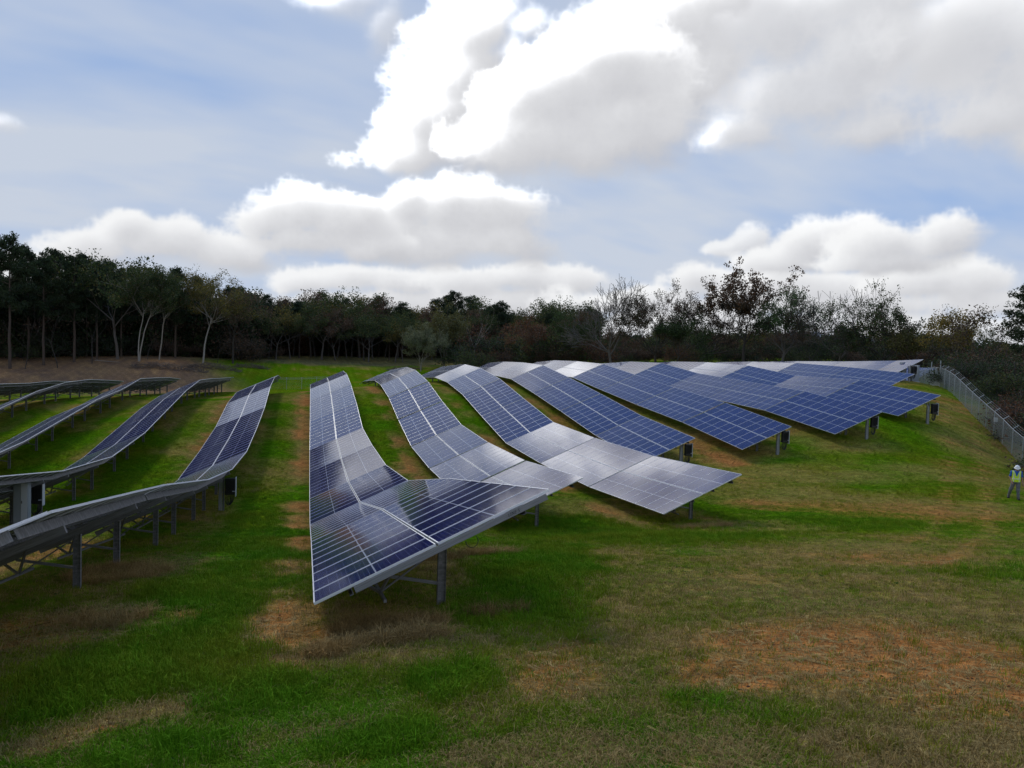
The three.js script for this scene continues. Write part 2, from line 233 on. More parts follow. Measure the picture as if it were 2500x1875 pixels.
const LUSH = [[-1.4, 11.5, 1.58, 1.36, 1], [-2.4, 10.4, 1.17, 0.89, 1], [-0.7, 9.6, 0.73, 0.65, 0.9], [-1.8, 16.4, 1.08, 4.48, 0.9], [-1.7, 31.8, 1.1, 15.12, 0.8], [1.9, 9.3, 0.54, 0.86, 0.9], [1.0, 7.5, 0.98, 0.4, 0.6], [4.7, 6.8, 0.42, 0.3, 0.55], [4.1, 7.5, 0.32, 0.6, 0.35], [12.2, 29.9, 4.24, 3.99, 1], [14.1, 25.7, 3.62, 4.23, 0.9], [6.1, 19.1, 1.58, 6.82, 0.9], [3.6, 13.1, 1.26, 1.5, 0.8], [31.6, 38.3, 1.58, 2.34, 0.6], [35.0, 34.9, 3.0, 2.93, 0.7], [21.8, 27.4, 3.38, 1.92, 0.8], [15.3, 14.6, 0.92, 1.66, 0.7], [46.8, 52.5, 5.47, 12.47, 0.6], [-1.3, 7.9, 0.63, 0.36, 0.7], [0.4, 18.4, 0.32, 5.05, 0.5], [5, 62, 1.4, 14, 0.8], [-4, 135, 30, 34, 0.8], [-11, 55, 2, 20, 0.9], [-18.5, 62, 2, 20, 0.8]];
// wheel ruts left by the service truck beside the fence
const RUT = [[57.5, 58.6], [50.8, 50.7], [45.5, 44.7], [40, 39.1], [32.5, 31.6], [24, 23.5], [15, 16.5]];
function rut(x, z) {
  if (x < 14 || z < 15 || z > 60) return 0;
  let best = 9;
  for (let i = 0; i < RUT.length - 1; i++) { const [a, b] = RUT[i], [c, d] = RUT[i + 1], t = clamp(((x - a) * (c - a) + (z - b) * (d - b)) / ((c - a) ** 2 + (d - b) ** 2)); best = Math.min(best, Math.hypot(x - mix(a, c, t), z - mix(b, d, t))); }
  return 1 - sstep(0.12, 0.34, Math.abs(best - 0.95));
}
for (const list of [DRY, CLAY, LUSH]) for (const p of list) { const d = Math.hypot(p[0], p[1]); p.push(p[0] / d, p[1] / d); }
function cover(x, z) {
  const w1 = fbm(x * 0.35, 1, z * 0.35, 4), w2 = fbm(x * 1.3 + 40, 2, z * 1.3, 3), w3 = fbm(x * 0.4 + 9, 7, z * 0.4, 3), far = Math.min(2.2, 0.055 * Math.hypot(x, z));
  const ax = x + w1 * far + w2 * 0.35 * Math.min(1, far), az = z + w3 * far + w2 * 0.4 * Math.min(1, far);
  const sum = list => { let s = 0; for (const [px, pz, a, b, k, sn, cs] of list) { const dx = ax - px, dz = az - pz; if (Math.abs(dx) + Math.abs(dz) > 3 * (a + b)) continue; const d = ((dx * cs - dz * sn) / a) ** 2 + ((dx * sn + dz * cs) / b) ** 2; if (d < 2.6) s = Math.max(s, k * (1 - sstep(0.1, 2.2, d + w2 * 0.9))); } return s; };
  let dry = 0.16 + 0.75 * w1 + 0.4 * w2 + (z < 14 ? 0.12 : 0), clay = -0.45 + 0.9 * fbm(x * 0.22 + 70, 5, z * 0.22, 4) + 0.5 * w2;
  if (x > 1.5 && z < 26) dry += 0.36 * sstep(1.5, 4, x) * sstep(26, 18, z);
  if (x > 20 && z > 20 && z < 62) dry += 0.18 + 0.5 * fbm(x * 0.1, 11, z * 0.25, 3);
  // soil washed bare along the drip line under every low edge
  const k = Math.round((x - rowX(5)) / PITCH) + 5, pts = ROWS[k];
  if (pts && z > pts[0][0] - 1 && z < pts[pts.length - 1][0]) {
    const e = Math.exp(-(((x - rowX(k) + 0.5 + w2 * 0.5) / 0.75) ** 2));
    clay += e * (0.75 + w1 * 1.1); dry += e * (0.6 + w1);
    const u = x - rowX(k); if (u > 0.4 && u < 3.6) dry += 0.3;
  }
  const L = sum(LUSH), S = sum(DRY), K = sum(CLAY); dry = Math.max(dry - L * 0.9, S > 0.05 ? S + w2 * 0.35 : 0); clay = Math.max(clay - L, K > 0.05 ? K + w2 * 0.6 : 0);
  const u2 = rut(x, z); if (u2 > 0) { clay += u2 * (0.3 + w1 * 0.9); dry += u2 * (0.35 + w2 * 0.6); }
  dry = clamp(dry); clay = clamp(clay);
  // the cleared brown field by the pines, and the mown pasture beyond the array
  const field = sstep(-9 - 6 * w1, -20, x + (z - 150) * 0.28) * sstep(124, 132, z + w1 * 6) , pasture = sstep(176, 184, z + x * 0.05 + w1 * 8);
  return { dry, clay, lush: clamp(L + w2 * 0.5) * (L > 0.02 ? 1 : 0), field: clamp(field), pasture: clamp(pasture), w1, w2 };
}
function soil(x, z) {                                  // colour of the ground itself
  const c = cover(x, z), t = c.w2;
  let r = mix(0.074, 0.135, clamp(0.5 + c.w1)), g = mix(0.185, 0.175, clamp(0.5 + c.w1)), b = mix(0.004, 0.007, clamp(0.5 + c.w1));
  const d = c.dry * 0.85, k = c.clay * 0.9;
  r = mix(r, 0.300, d); g = mix(g, 0.205, d); b = mix(b, 0.064, d);
  r = mix(r, 0.400, k); g = mix(g, 0.165, k); b = mix(b, 0.050, k);
  const pa = Math.max(c.pasture, 0); r = mix(r, 0.165 + t * 0.03, pa); g = mix(g, 0.140 + t * 0.02, pa); b = mix(b, 0.055, pa);
  r = mix(r, 0.250 + t * 0.09, c.field); g = mix(g, 0.150 + t * 0.05, c.field); b = mix(b, 0.080, c.field);
  const s = 1 + t * 0.25;
  return [r * s, g * s, b * s];
}
{
  const n = GX.length, m = GZ.length, pos = new Float32Array(n * m * 3), col = new Float32Array(n * m * 3), uv = new Float32Array(n * m * 2), idx = [];
  for (let j = 0; j < m; j++) for (let i = 0; i < n; i++) {
    const o = j * n + i, x = GX[i], z = GZ[j];
    pos.set([x, GH[o], -z], o * 3); uv.set([x / 3, z / 3], o * 2);
    col.set(soil(x, z), o * 3);
    if (i < n - 1 && j < m - 1) idx.push(o, o + 1, o + n, o + 1, o + n + 1, o + n);
  }
  const g = new THREE.BufferGeometry();
  g.setAttribute('position', new THREE.BufferAttribute(pos, 3)); g.setAttribute('color', new THREE.BufferAttribute(col, 3)); g.setAttribute('uv', new THREE.BufferAttribute(uv, 2)); g.setIndex(idx); g.computeVertexNormals();
  const N = 1024, tex = new Uint8Array(N * N * 4), bump = new Uint8Array(N * N * 4), tile = (x, y, f, s) => { const a = x / N * 2 * Math.PI, b = y / N * 2 * Math.PI, R = f / (2 * Math.PI); return noise3(Math.cos(a) * R + s, Math.sin(a) * R + Math.cos(b) * R, Math.sin(b) * R + s * 3); };
  for (let y = 0; y < N; y++) for (let x = 0; x < N; x++) {
    const v = 0.5 * tile(x, y, 14, 1) + 0.5 * tile(x, y, 48, 9) + 0.55 * tile(x, y, 150, 17) + 0.4 * tile(x, y, 330, 29), o = (y * N + x) * 4;
    const c = clamp(200 + v * 60, 60, 255), q = tile(x, y, 60, 41) * 14;
    tex.set([clamp(c + q, 0, 255), c, clamp(c - q, 0, 255), 255], o); const h = clamp(128 + v * 90, 0, 255); bump.set([h, h, h, 255], o);
  }
  const T = (d, srgb) => { const t = new THREE.DataTexture(d, N, N); t.wrapS = t.wrapT = THREE.RepeatWrapping; t.magFilter = THREE.LinearFilter; if (srgb) t.colorSpace = THREE.SRGBColorSpace; t.needsUpdate = true; return t; };
  const mat = new THREE.MeshPhysicalMaterial({ color: new THREE.Color(1.55, 1.55, 1.55), vertexColors: true, map: T(tex, true), bumpMap: T(bump), bumpScale: 0.05, roughness: 0.96, specularIntensity: 0 });
  const ground = new THREE.Mesh(g, mat); ground.name = 'ground'; ground.userData.kind = 'structure'; scene.add(ground);
}

// ------------------------------------------------------------------ solar tables: two rows of nine panels on galvanised steel
const steel = (v, rough = 0.55) => {                   // galvanised steel with its mottled spangle
  const N = 128, d = new Uint8Array(N * N * 4);
  for (let i = 0; i < N * N; i++) { const x = i % N, y = (i / N) | 0, n = noise3(x * 0.16, y * 0.16, v * 50) * 0.5 + noise3(x * 0.05, y * 0.4, v * 90) * 0.5, c = clamp(215 + n * 40, 0, 255); d.set([c, c, c, 255], i * 4); }
  const t = new THREE.DataTexture(d, N, N); t.wrapS = t.wrapT = THREE.RepeatWrapping; t.magFilter = THREE.LinearFilter; t.colorSpace = THREE.SRGBColorSpace; t.needsUpdate = true;
  return new THREE.MeshStandardMaterial({ color: new THREE.Color(v, v * 1.01, v * 1.03), map: t, roughness: rough, metalness: 0.35 });
};
const M = {
  frame: new THREE.MeshStandardMaterial({ color: new THREE.Color(0.66, 0.68, 0.71), roughness: 0.38, metalness: 0.55 }),
  back: new THREE.MeshStandardMaterial({ color: new THREE.Color(0.20, 0.205, 0.21), roughness: 0.7 }),
  steel: steel(0.30),
  black: new THREE.MeshStandardMaterial({ color: new THREE.Color(0.012, 0.013, 0.014), roughness: 0.45 }),
  cable: new THREE.MeshStandardMaterial({ color: new THREE.Color(0.01, 0.01, 0.01), roughness: 0.6 }),
  cover: new THREE.MeshStandardMaterial({ color: new THREE.Color(0.55, 0.57, 0.59), roughness: 0.5 }),
  cabinet: new THREE.MeshStandardMaterial({ color: new THREE.Color(0.30, 0.33, 0.36), roughness: 0.5, metalness: 0.2 }),
  conduit: new THREE.MeshStandardMaterial({ color: new THREE.Color(0.30, 0.31, 0.31), roughness: 0.6 }),
};
const cellMaterials = [0, 1, 2].map(v => {             // polycrystalline half cells, 6 across and 24 along, printed flat under the glass
  const W = 384, H = 768, d = new Uint8Array(W * H * 4), r = rng(90 + v);
  const tone = [...Array(144)].map(() => 0.9 + r() * 0.2);
  for (let y = 0; y < H; y++) for (let x = 0; x < W; x++) {
    const u = x / W * 0.925, t = y / H * 1.94, half = t > 0.97 ? 1 : 0, s = half ? t - 0.985 : t - 0.005;
    const cw = 0.925 / 6, ch = 0.955 / 12, cx = Math.floor(u / cw), cy = Math.floor(s / ch), fx = u - cx * cw, fy = s - cy * ch;
    const seam = Math.abs(t - 0.97) < 0.011, gap = seam || fx < 0.001 || fx > cw - 0.001 || fy < 0.0021 || fy > ch - 0.0021 || s < 0 || s > 0.955;
    const o = (y * W + x) * 4;
    if (gap) { d.set(seam ? [172, 176, 188, 255] : [124, 130, 150, 255], o); continue; }
    const grain = noise3(u * 120, t * 120, v * 7 + cx * 3.1) * 0.5 + noise3(u * 40, t * 40, cy * 2.7) * 0.5, k = tone[clamp(cy + half * 12, 0, 23) * 6 + clamp(cx, 0, 5)] * (1 + grain * 0.16);
    const bus = Math.abs(((fx / cw * 5) % 1) - 0.5) < 0.02 ? 12 : 0;
    d.set([clamp(22 * k + bus, 0, 255), clamp(30 * k + bus, 0, 255), clamp(84 * k + bus * 0.6, 0, 255), 255], o);
  }
  const t = new THREE.DataTexture(d, W, H); t.magFilter = THREE.LinearFilter; t.colorSpace = THREE.SRGBColorSpace; t.needsUpdate = true;
  const k = [1, 0.94, 1.06][v];
  return new THREE.MeshPhysicalMaterial({ map: t, color: new THREE.Color(k, k, k), roughness: 0.085, metalness: 0, ior: 1.5, specularIntensity: 0.5 });
});
// a panel 0.975 wide (local x), 2.0 long (local y), lying in its plane, front towards local z
const PW = 0.98, PL = 2.0, LIP = 0.009, CAP = 0.018;
const panelGeometry = (() => {
  const b = [box(LIP, PL, 0.04, -PW / 2 + LIP / 2, 0, 0), box(LIP, PL, 0.04, PW / 2 - LIP / 2, 0, 0), box(PW - 2 * LIP, CAP, 0.0398, 0, -PL / 2 + CAP / 2, 0), box(PW - 2 * LIP, CAP, 0.0398, 0, PL / 2 - CAP / 2, 0)];
  const f = join(b), s = flat(box(PW - 2 * LIP - 0.001, PL - 2 * CAP - 0.001, 0.006, 0, 0, 0.009)), jb = flat(box(0.12, 0.09, 0.025, 0, 0.12, -0.0075));
  return mergeGeometries([f, mergeGeometries([s, jb])], true);
})();
const glassGeometry = new THREE.PlaneGeometry(PW - 2 * LIP - 0.002, PL - 2 * CAP - 0.002).translate(0, 0, 0.0155);
const channelShape = (w, h, t) => { const s = new THREE.Shape(); s.moveTo(0, 0); for (const [x, y] of [[w, 0], [w, t], [t, t], [t, h - t], [w, h - t], [w, h], [0, h]]) s.lineTo(x, y); s.closePath(); return s; };
const beamShape = (w, h, t) => { const s = new THREE.Shape(); s.moveTo(-w / 2, -h / 2); for (const [x, y] of [[w / 2, -h / 2], [w / 2, -h / 2 + t], [t / 2, -h / 2 + t], [t / 2, h / 2 - t], [w / 2, h / 2 - t], [w / 2, h / 2], [-w / 2, h / 2], [-w / 2, h / 2 - t], [-t / 2, h / 2 - t], [-t / 2, -h / 2 + t], [-w / 2, -h / 2 + t]]) s.lineTo(x, y); s.closePath(); return s; };
const ORD = ['', 'first', 'second', 'third', 'fourth', 'fifth', 'sixth', 'seventh', 'eighth', 'ninth', 'tenth', 'eleventh', 'twelfth', 'thirteenth', 'fourteenth', 'fifteenth', 'sixteenth'];
const tables = [];
ROWS.forEach((pts, k) => {
  const X = rowX(k), rr = rng(300 + k);
  for (let s = 0; s < pts.length - 1; s++) {
    const [z0, y0] = pts[s], [z1, y1] = pts[s + 1];
    // a table hangs between two surveyed joints; some joints stand wider open and a little stepped
    const wide = k === 6 ? [0.4, 0.42, 0.2, 0.4, 0.3, 0.22][s] ?? 0.1 : k === 7 ? [0.16, 0.16, 0.14][s] ?? 0.1 : k === 8 || k === 9 ? 0.14 : 0.05 + rr() * 0.03;
    const a = V(X, y0 + EYE, -z0), b = V(X, y1 + EYE, -z1), u = b.clone().sub(a).normalize(), L = a.distanceTo(b) - wide;
    const start = a.clone().addScaledVector(u, wide * 0.5);
    const n = Math.max(3, Math.round(L / 0.99)), step = L / n;
    const v = V(Math.cos(TILT), Math.sin(TILT), 0), nn = V(0, 0, 0).crossVectors(u, v).negate(); if (nn.y < 0) nn.negate();
    const v2 = V(0, 0, 0).crossVectors(nn, u).normalize(); if (v2.x < 0) v2.negate();
    const zm = (z0 + z1) / 2, base = onGround(X + 2.2, zm);
    const fromWood = pts.length - 1 - s, row = 14 - k;
    const label = k <= 13 ? `${ORD[fromWood]} table from its wooded end in the ${ORD[row]} solar row from the chain-link fence`
      : k === 14 ? ['solar table nearer the gate in the first row outside the fence', 'solar table farther from the gate in the first row outside the fence'][s] : 'single solar table standing outside the fence behind the gate';
    const t = thing('solar_table', label, 'solar table', base, 'tables of solar panels in the array');
    const P = (along, across, off = 0) => start.clone().addScaledVector(u, along).addScaledVector(v2, across).addScaledVector(nn, off).sub(base);
    const basis = new THREE.Matrix4().makeBasis(u, v2.clone(), V(0, 0, 0).crossVectors(u, v2)), flip = V(0, 0, 0).crossVectors(u, v2).y < 0;
    const q = new THREE.Quaternion().setFromRotationMatrix(flip ? new THREE.Matrix4().makeBasis(u.clone().negate(), v2, V(0, 0, 0).crossVectors(u.clone().negate(), v2)) : basis);
    for (let i = 0; i < n; i++) for (let j = 0; j < 2; j++) {
      const p = part('solar_panel', panelGeometry, [M.frame, M.back], t);
      p.position.copy(P((i + 0.5) * step, PL / 2 + j * (PL + 0.035) + 0.005));
      p.quaternion.copy(q).multiply(new THREE.Quaternion().setFromEuler(new THREE.Euler((rr() - 0.5) * 0.0024, (rr() - 0.5) * 0.0024, 0)));
      part('glass', glassGeometry, cellMaterials[Math.floor(rr() * 3)], p);
    }
    // purlins along the row under each panel, a truss chord below the lower one
    for (const [across, depth] of [[0.55, 0.11], [1.5, 0.11], [2.54, 0.11], [3.5, 0.16]]) {
      const g = new THREE.ExtrudeGeometry(channelShape(0.06, depth, 0.006), { depth: L - 0.02, bevelEnabled: false });
      const m = part('purlin', g, M.steel, t);
      m.quaternion.setFromRotationMatrix(new THREE.Matrix4().makeBasis(v2.clone().negate(), nn, V(0, 0, 0).crossVectors(v2.clone().negate(), nn)));
      const zAxis = V(0, 0, 0).crossVectors(v2.clone().negate(), nn), fwd = zAxis.dot(u) > 0;
      m.position.copy(P(fwd ? 0.01 : L - 0.01, across + 0.03, -0.021 - depth));
    }
    const posts = L > 7 ? [0.2 * L, 0.8 * L] : [0.5 * L];
    const chordY = -0.62;
    part('truss_chord', bar(P(posts[0] - 0.9, 0.98, chordY), P(posts[posts.length - 1] + 0.9, 0.98, chordY), 0.05, 0.05), M.steel, t);
    for (const al of posts) {
      const r0 = P(al, 0.4, -0.245), r1 = P(al, 3.62, -0.245);
      part('rafter', bar(r0, r1, 0.07, 0.13, nn), M.steel, t);
      const top = P(al, 2.32, -0.31), g0 = groundY(top.x + base.x, -(top.z + base.z)) - base.y;
      const g = new THREE.ExtrudeGeometry(beamShape(0.10, 0.15, 0.008), { depth: top.y - g0 + 0.35, bevelEnabled: false }).rotateX(-Math.PI / 2).rotateY(Math.PI / 2);
      part('post', g, M.steel, t).position.set(top.x, g0 - 0.35, top.z);
      const low = V(top.x, Math.max(g0 + 0.35, top.y - 0.75), top.z);
      part('brace', bar(low, P(al, 1.05, -0.31), 0.05, 0.05), M.steel, t);
      part('brace', bar(V(top.x, top.y - 0.05, top.z), P(al, 0.98, chordY), 0.028, 0.028), M.steel, t);
      part('strut', bar(P(al - 0.45, 1.5, -0.135), P(al, 0.98, chordY), 0.045, 0.045), M.steel, t);
      part('strut', bar(P(al + 0.45, 0.58, -0.135), P(al, 0.98, chordY), 0.045, 0.045), M.steel, t);
    }
    if (k > 2 && k < 8) for (const across of [1.62, 3.38]) {   // module leads tied up under the panels, sagging between ties
      const c = []; for (let i = 0; i <= 12; i++) c.push(P(0.15 + (L - 0.3) * i / 12, across + (rr() - 0.5) * 0.05, -0.05 - (i % 2) * (0.05 + rr() * 0.07)));
      part('cable', tube(c, 0.009, 4, 30), M.cable, t);
    }
    tables.push({ k, s, t, P, u, v2, nn, L, base });
    if (k === 5 && s === 0) {                            // the end beam that closes the first table, with the installers' marker pen on it, and a loop of cable
      const e = part('end_rail', bar(P(-0.012, 0.62, -0.072), P(-0.012, 3.95, -0.072), 0.02, 0.1, nn), M.steel, t);
      const c = document.createElement('canvas'); c.width = 256; c.height = 96; const x = c.getContext('2d');
      x.clearRect(0, 0, 256, 96); x.fillStyle = '#15171a'; x.font = 'italic 74px sans-serif'; x.fillText('LINE S', 6, 74);
      const tx = new THREE.CanvasTexture(c); tx.colorSpace = THREE.SRGBColorSpace;
      const w = part('writing', new THREE.PlaneGeometry(0.26, 0.09), new THREE.MeshStandardMaterial({ map: tx, transparent: true, roughness: 0.8 }), e);
      w.quaternion.setFromRotationMatrix(new THREE.Matrix4().makeBasis(v2, nn, u.clone().negate())); w.position.copy(P(-0.026, 3.35, -0.072));
      const l = []; for (let i = 0; i <= 10; i++) { const f = i / 10 * Math.PI * 1.25 + Math.PI * 0.88; l.push(P(0.06, 2.55 + Math.cos(f) * 0.1, -0.2 + Math.sin(f) * 0.1)); }
      part('cable_loop', tube(l, 0.006, 5), M.cable, t);
    }
  }
});

// ------------------------------------------------------------------ string inverters on their own stands at the ends of the rows
function inverter(x, z, label) {
  const base = onGround(x, z), t = thing('string_inverter', label, 'inverter', base, 'inverters at the ends of the solar rows');
  part('stand', join([box(0.08, 2.0, 0.06, -0.2, 0.7, -0.04), box(0.05, 1.9, 0.05, -0.4, 0.65, -0.04), box(0.5, 0.05, 0.04, -0.05, 1.5, -0.02), box(0.5, 0.05, 0.04, -0.05, 0.9, -0.02)]), M.steel, t);
  const body = part('housing', new RoundedBoxGeometry(0.46, 0.8, 0.26, 3, 0.03).translate(0.12, 1.22, 0.14), M.black, t);
  part('cooling_fins', join([...Array(7)].map((_, i) => box(0.012, 0.56, 0.05, -0.04 + i * 0.055, 1.26, 0.28))), M.black, body);
  part('side_cover', new RoundedBoxGeometry(0.03, 0.94, 0.3, 2, 0.012).translate(0.38, 1.2, 0.14), M.cover, t);
  part('bracket', box(0.12, 0.025, 0.06, 0.29, 1.0, 0.29), M.cover, t);
  for (let i = 0; i < 5; i++) { const s = 0.045 * i; part('cable', tube([V(-0.05 + s, 0.84, 0.14), V(-0.1 + s * 1.2, 0.5 - s * 0.4, 0.15), V(0.06, 0.3 + s * 0.5, 0.18), V(0.26 - s * 0.6, 0.5, 0.15), V(0.3 - s, 0.84, 0.13)], 0.013, 5, 18), M.cable, t); }
  for (let i = 0; i < 3; i++) part('conduit', tube([V(-0.28 - i * 0.055, -0.05, 0.04), V(-0.29 - i * 0.055, 0.7, 0.04), V(-0.28 - i * 0.05, 1.4, 0.0), V(-0.34 - i * 0.04, 1.62, -0.25)], 0.022, 6, 14), M.conduit, t);
  return t;
}
inverter(rowX(4) + 3.35, 39.6, 'black inverter under the dip of the tenth solar row from the fence');
inverter(rowX(3) + 2.85, 37.4, 'black inverter with pale side cover beside the grey steel cabinet');
inverter(rowX(8) + 3.2, 47.6, 'black inverter at the open end of the sixth solar row from the fence');
inverter(rowX(9) + 3.2, 47.2, 'black inverter at the open end of the fifth solar row from the fence');
inverter(rowX(10) + 3.2, 47.1, 'black inverter at the open end of the fourth solar row from the fence');
inverter(rowX(11) + 3.2, 49.2, 'black inverter at the open end of the third solar row from the fence');
inverter(rowX(13) + 2.2, 66.2, 'black inverter at the open end of the solar row next to the gate');
{
  const p = onGround(rowX(3) + 2.75, 36.2), t = thing('steel_cabinet', 'tall grey steel cabinet under the solar row, beside an inverter', 'cabinet', p);
  part('housing', new RoundedBoxGeometry(0.56, 1.75, 0.36, 3, 0.02).translate(0, 0.98, 0), M.cabinet, t);
  part('door', new RoundedBoxGeometry(0.24, 1.62, 0.02, 2, 0.006).translate(0.13, 0.98, 0.186), M.cover, t);
  part('post', join([box(0.08, 1.4, 0.08, -0.2, 0.4, -0.1), box(0.08, 1.4, 0.08, 0.2, 0.4, -0.1)]), M.steel, t);
  part('handle', box(0.02, 0.12, 0.03, 0.05, 1.0, 0.205), M.black, t);
}
for (const [x, z, w, h, l] of [[rowX(13) + 3.9, 67.8, 0.9, 1.7, 'wider grey utility cabinet between the last row and the gate'], [rowX(13) + 3.0, 68.4, 0.5, 1.9, 'narrow grey utility cabinet between the last row and the gate']]) {
  const t = thing('utility_cabinet', l, 'cabinet', onGround(x, z));
  part('housing', new RoundedBoxGeometry(w, h, 0.5, 2, 0.02).translate(0, h / 2 + 0.08, 0), M.cabinet, t);
  part('door', new RoundedBoxGeometry(w * 0.86, h * 0.86, 0.02, 2, 0.006).translate(0, h / 2 + 0.08, 0.256), M.cabinet, t);
  part('plinth', box(w + 0.1, 0.24, 0.6, 0, -0.04, 0), M.cover, t);
}

// ------------------------------------------------------------------ trees
const polar = (az, r) => [r * Math.sin(az * RAD), r * Math.cos(az * RAD)];
class Wood {                                           // tapered limbs gathered into one geometry
  constructor() { this.p = []; this.n = []; this.i = []; }
  ring(c, d, r, sides) {
    const x = Math.abs(d.y) < 0.9 ? V(0, 1, 0).cross(d).normalize() : V(1, 0, 0).cross(d).normalize(), y = V(0, 0, 0).crossVectors(d, x), o = this.p.length / 3;
    for (let k = 0; k < sides; k++) { const a = k / sides * Math.PI * 2, n = x.clone().multiplyScalar(Math.cos(a)).addScaledVector(y, Math.sin(a)); this.p.push(c.x + n.x * r, c.y + n.y * r, c.z + n.z * r); this.n.push(n.x, n.y, n.z); }
    return o;
  }
  limb(pts, radii, sides) {
    let prev = -1;
    for (let s = 0; s < pts.length; s++) {
      const d = (s < pts.length - 1 ? pts[s + 1].clone().sub(pts[s]) : pts[s].clone().sub(pts[s - 1])).normalize(), o = this.ring(pts[s], d, radii[s], sides);
      if (prev >= 0) for (let k = 0; k < sides; k++) { const a = prev + k, b = prev + (k + 1) % sides, c = o + k, e = o + (k + 1) % sides; this.i.push(a, b, c, b, e, c); }
      prev = o;
    }
  }
  geometry() { const g = new THREE.BufferGeometry(); g.setAttribute('position', new THREE.Float32BufferAttribute(this.p, 3)); g.setAttribute('normal', new THREE.Float32BufferAttribute(this.n, 3)); g.setIndex(this.i); return g; }
}
class Leaves {                                         // small leaf faces, each its own triangle pair
  constructor() { this.p = []; this.c = []; }
  leaf(at, size, long, color, r) {
    const d = V(r() - 0.5, r() - 0.5, r() - 0.5).normalize(), e = V(r() - 0.5, r() - 0.5, r() - 0.5).cross(d).normalize(), a = d.multiplyScalar(size * long), b = e.multiplyScalar(size * 0.5), t = 0.7 + r() * 0.6;
    const A = at.clone().sub(a), B = at.clone().add(b), C = at.clone().add(a), D = at.clone().sub(b);
    for (const q of [A, B, C, A, C, D]) { this.p.push(q.x, q.y, q.z); this.c.push(color[0] * t, color[1] * t, color[2] * t); }
  }
  geometry() { const g = new THREE.BufferGeometry(); g.setAttribute('position', new THREE.Float32BufferAttribute(this.p, 3)); g.setAttribute('color', new THREE.Float32BufferAttribute(this.c, 3)); g.computeVertexNormals(); return g; }
}
const barkOf = (r, g, b) => new THREE.MeshStandardMaterial({ color: new THREE.Color(r, g, b), roughness: 0.95 });
const BARK = { pine: barkOf(0.075, 0.055, 0.042), grey: barkOf(0.105, 0.092, 0.08), pale: barkOf(0.26, 0.235, 0.2), dark: barkOf(0.045, 0.038, 0.033) };
const leafMat = new THREE.MeshPhysicalMaterial({ vertexColors: true, roughness: 0.9, specularIntensity: 0.3, transmission: 0.35, thickness: 0, side: THREE.DoubleSide });
const COL = { pine: [0.032, 0.052, 0.022], green: [0.052, 0.080, 0.026], olive: [0.123, 0.116, 0.035], gold: [0.239, 0.174, 0.038], russet: [0.145, 0.072, 0.038], brown: [0.104, 0.072, 0.046], sage: [0.152, 0.167, 0.087], fresh: [0.087, 0.152, 0.052] };

function pineGeo(seed, h) {
  const r = rng(seed), w = new Wood(), l = new Leaves(), lean = (r() - 0.5) * 0.05, pts = [], rad = [];
  for (let i = 0; i <= 8; i++) { const t = i / 8; pts.push(V(lean * h * t * t + (r() - 0.5) * 0.12, h * t * 0.98 - (i ? 0 : 0.6), (r() - 0.5) * 0.12)); rad.push((0.22 + h * 0.003) * (1 - 0.86 * t)); }
  w.limb(pts, rad, 6);
  const start = 0.34 + r() * 0.16;
  const n = Math.round(h * 2.3);
  for (let i = 0; i < n; i++) {
    const t = start + (1 - start) * Math.pow(i / n, 0.92), a = r() * 6.283, len = h * (0.17 * Math.sqrt(Math.max(0.03, 1 - Math.pow((t - start) / (1.02 - start), 1.7)))) * (0.55 + r() * 0.75) * (t < start + 0.12 ? 0.7 : 1);
    const b = V(lean * h * t * t, h * t, 0), e = b.clone().add(V(Math.cos(a) * len, len * (0.1 + r() * 0.45), Math.sin(a) * len)), m = b.clone().lerp(e, 0.55).add(V(0, -len * 0.08, 0));
    w.limb([b, m, e], [0.055, 0.035, 0.012], 3);
    const k = 2 + Math.round(len * 1.3);
    for (let j = 0; j < k; j++) {
      const c = b.clone().lerp(e, 0.35 + 0.68 * (j + r()) / k).add(V((r() - 0.5) * 0.8, (r() - 0.2) * 0.6, (r() - 0.5) * 0.8)), s = 0.45 + r() * 0.5;
      for (let q = 0; q < 24; q++) { const d = V(r() - 0.5, (r() - 0.5) * 0.8, r() - 0.5).normalize().multiplyScalar(s * Math.cbrt(r())); l.leaf(c.clone().add(d), 0.13 + r() * 0.07, 2.0, COL.pine, r); }
    }
  }
  return [w.geometry(), l.geometry()];
}
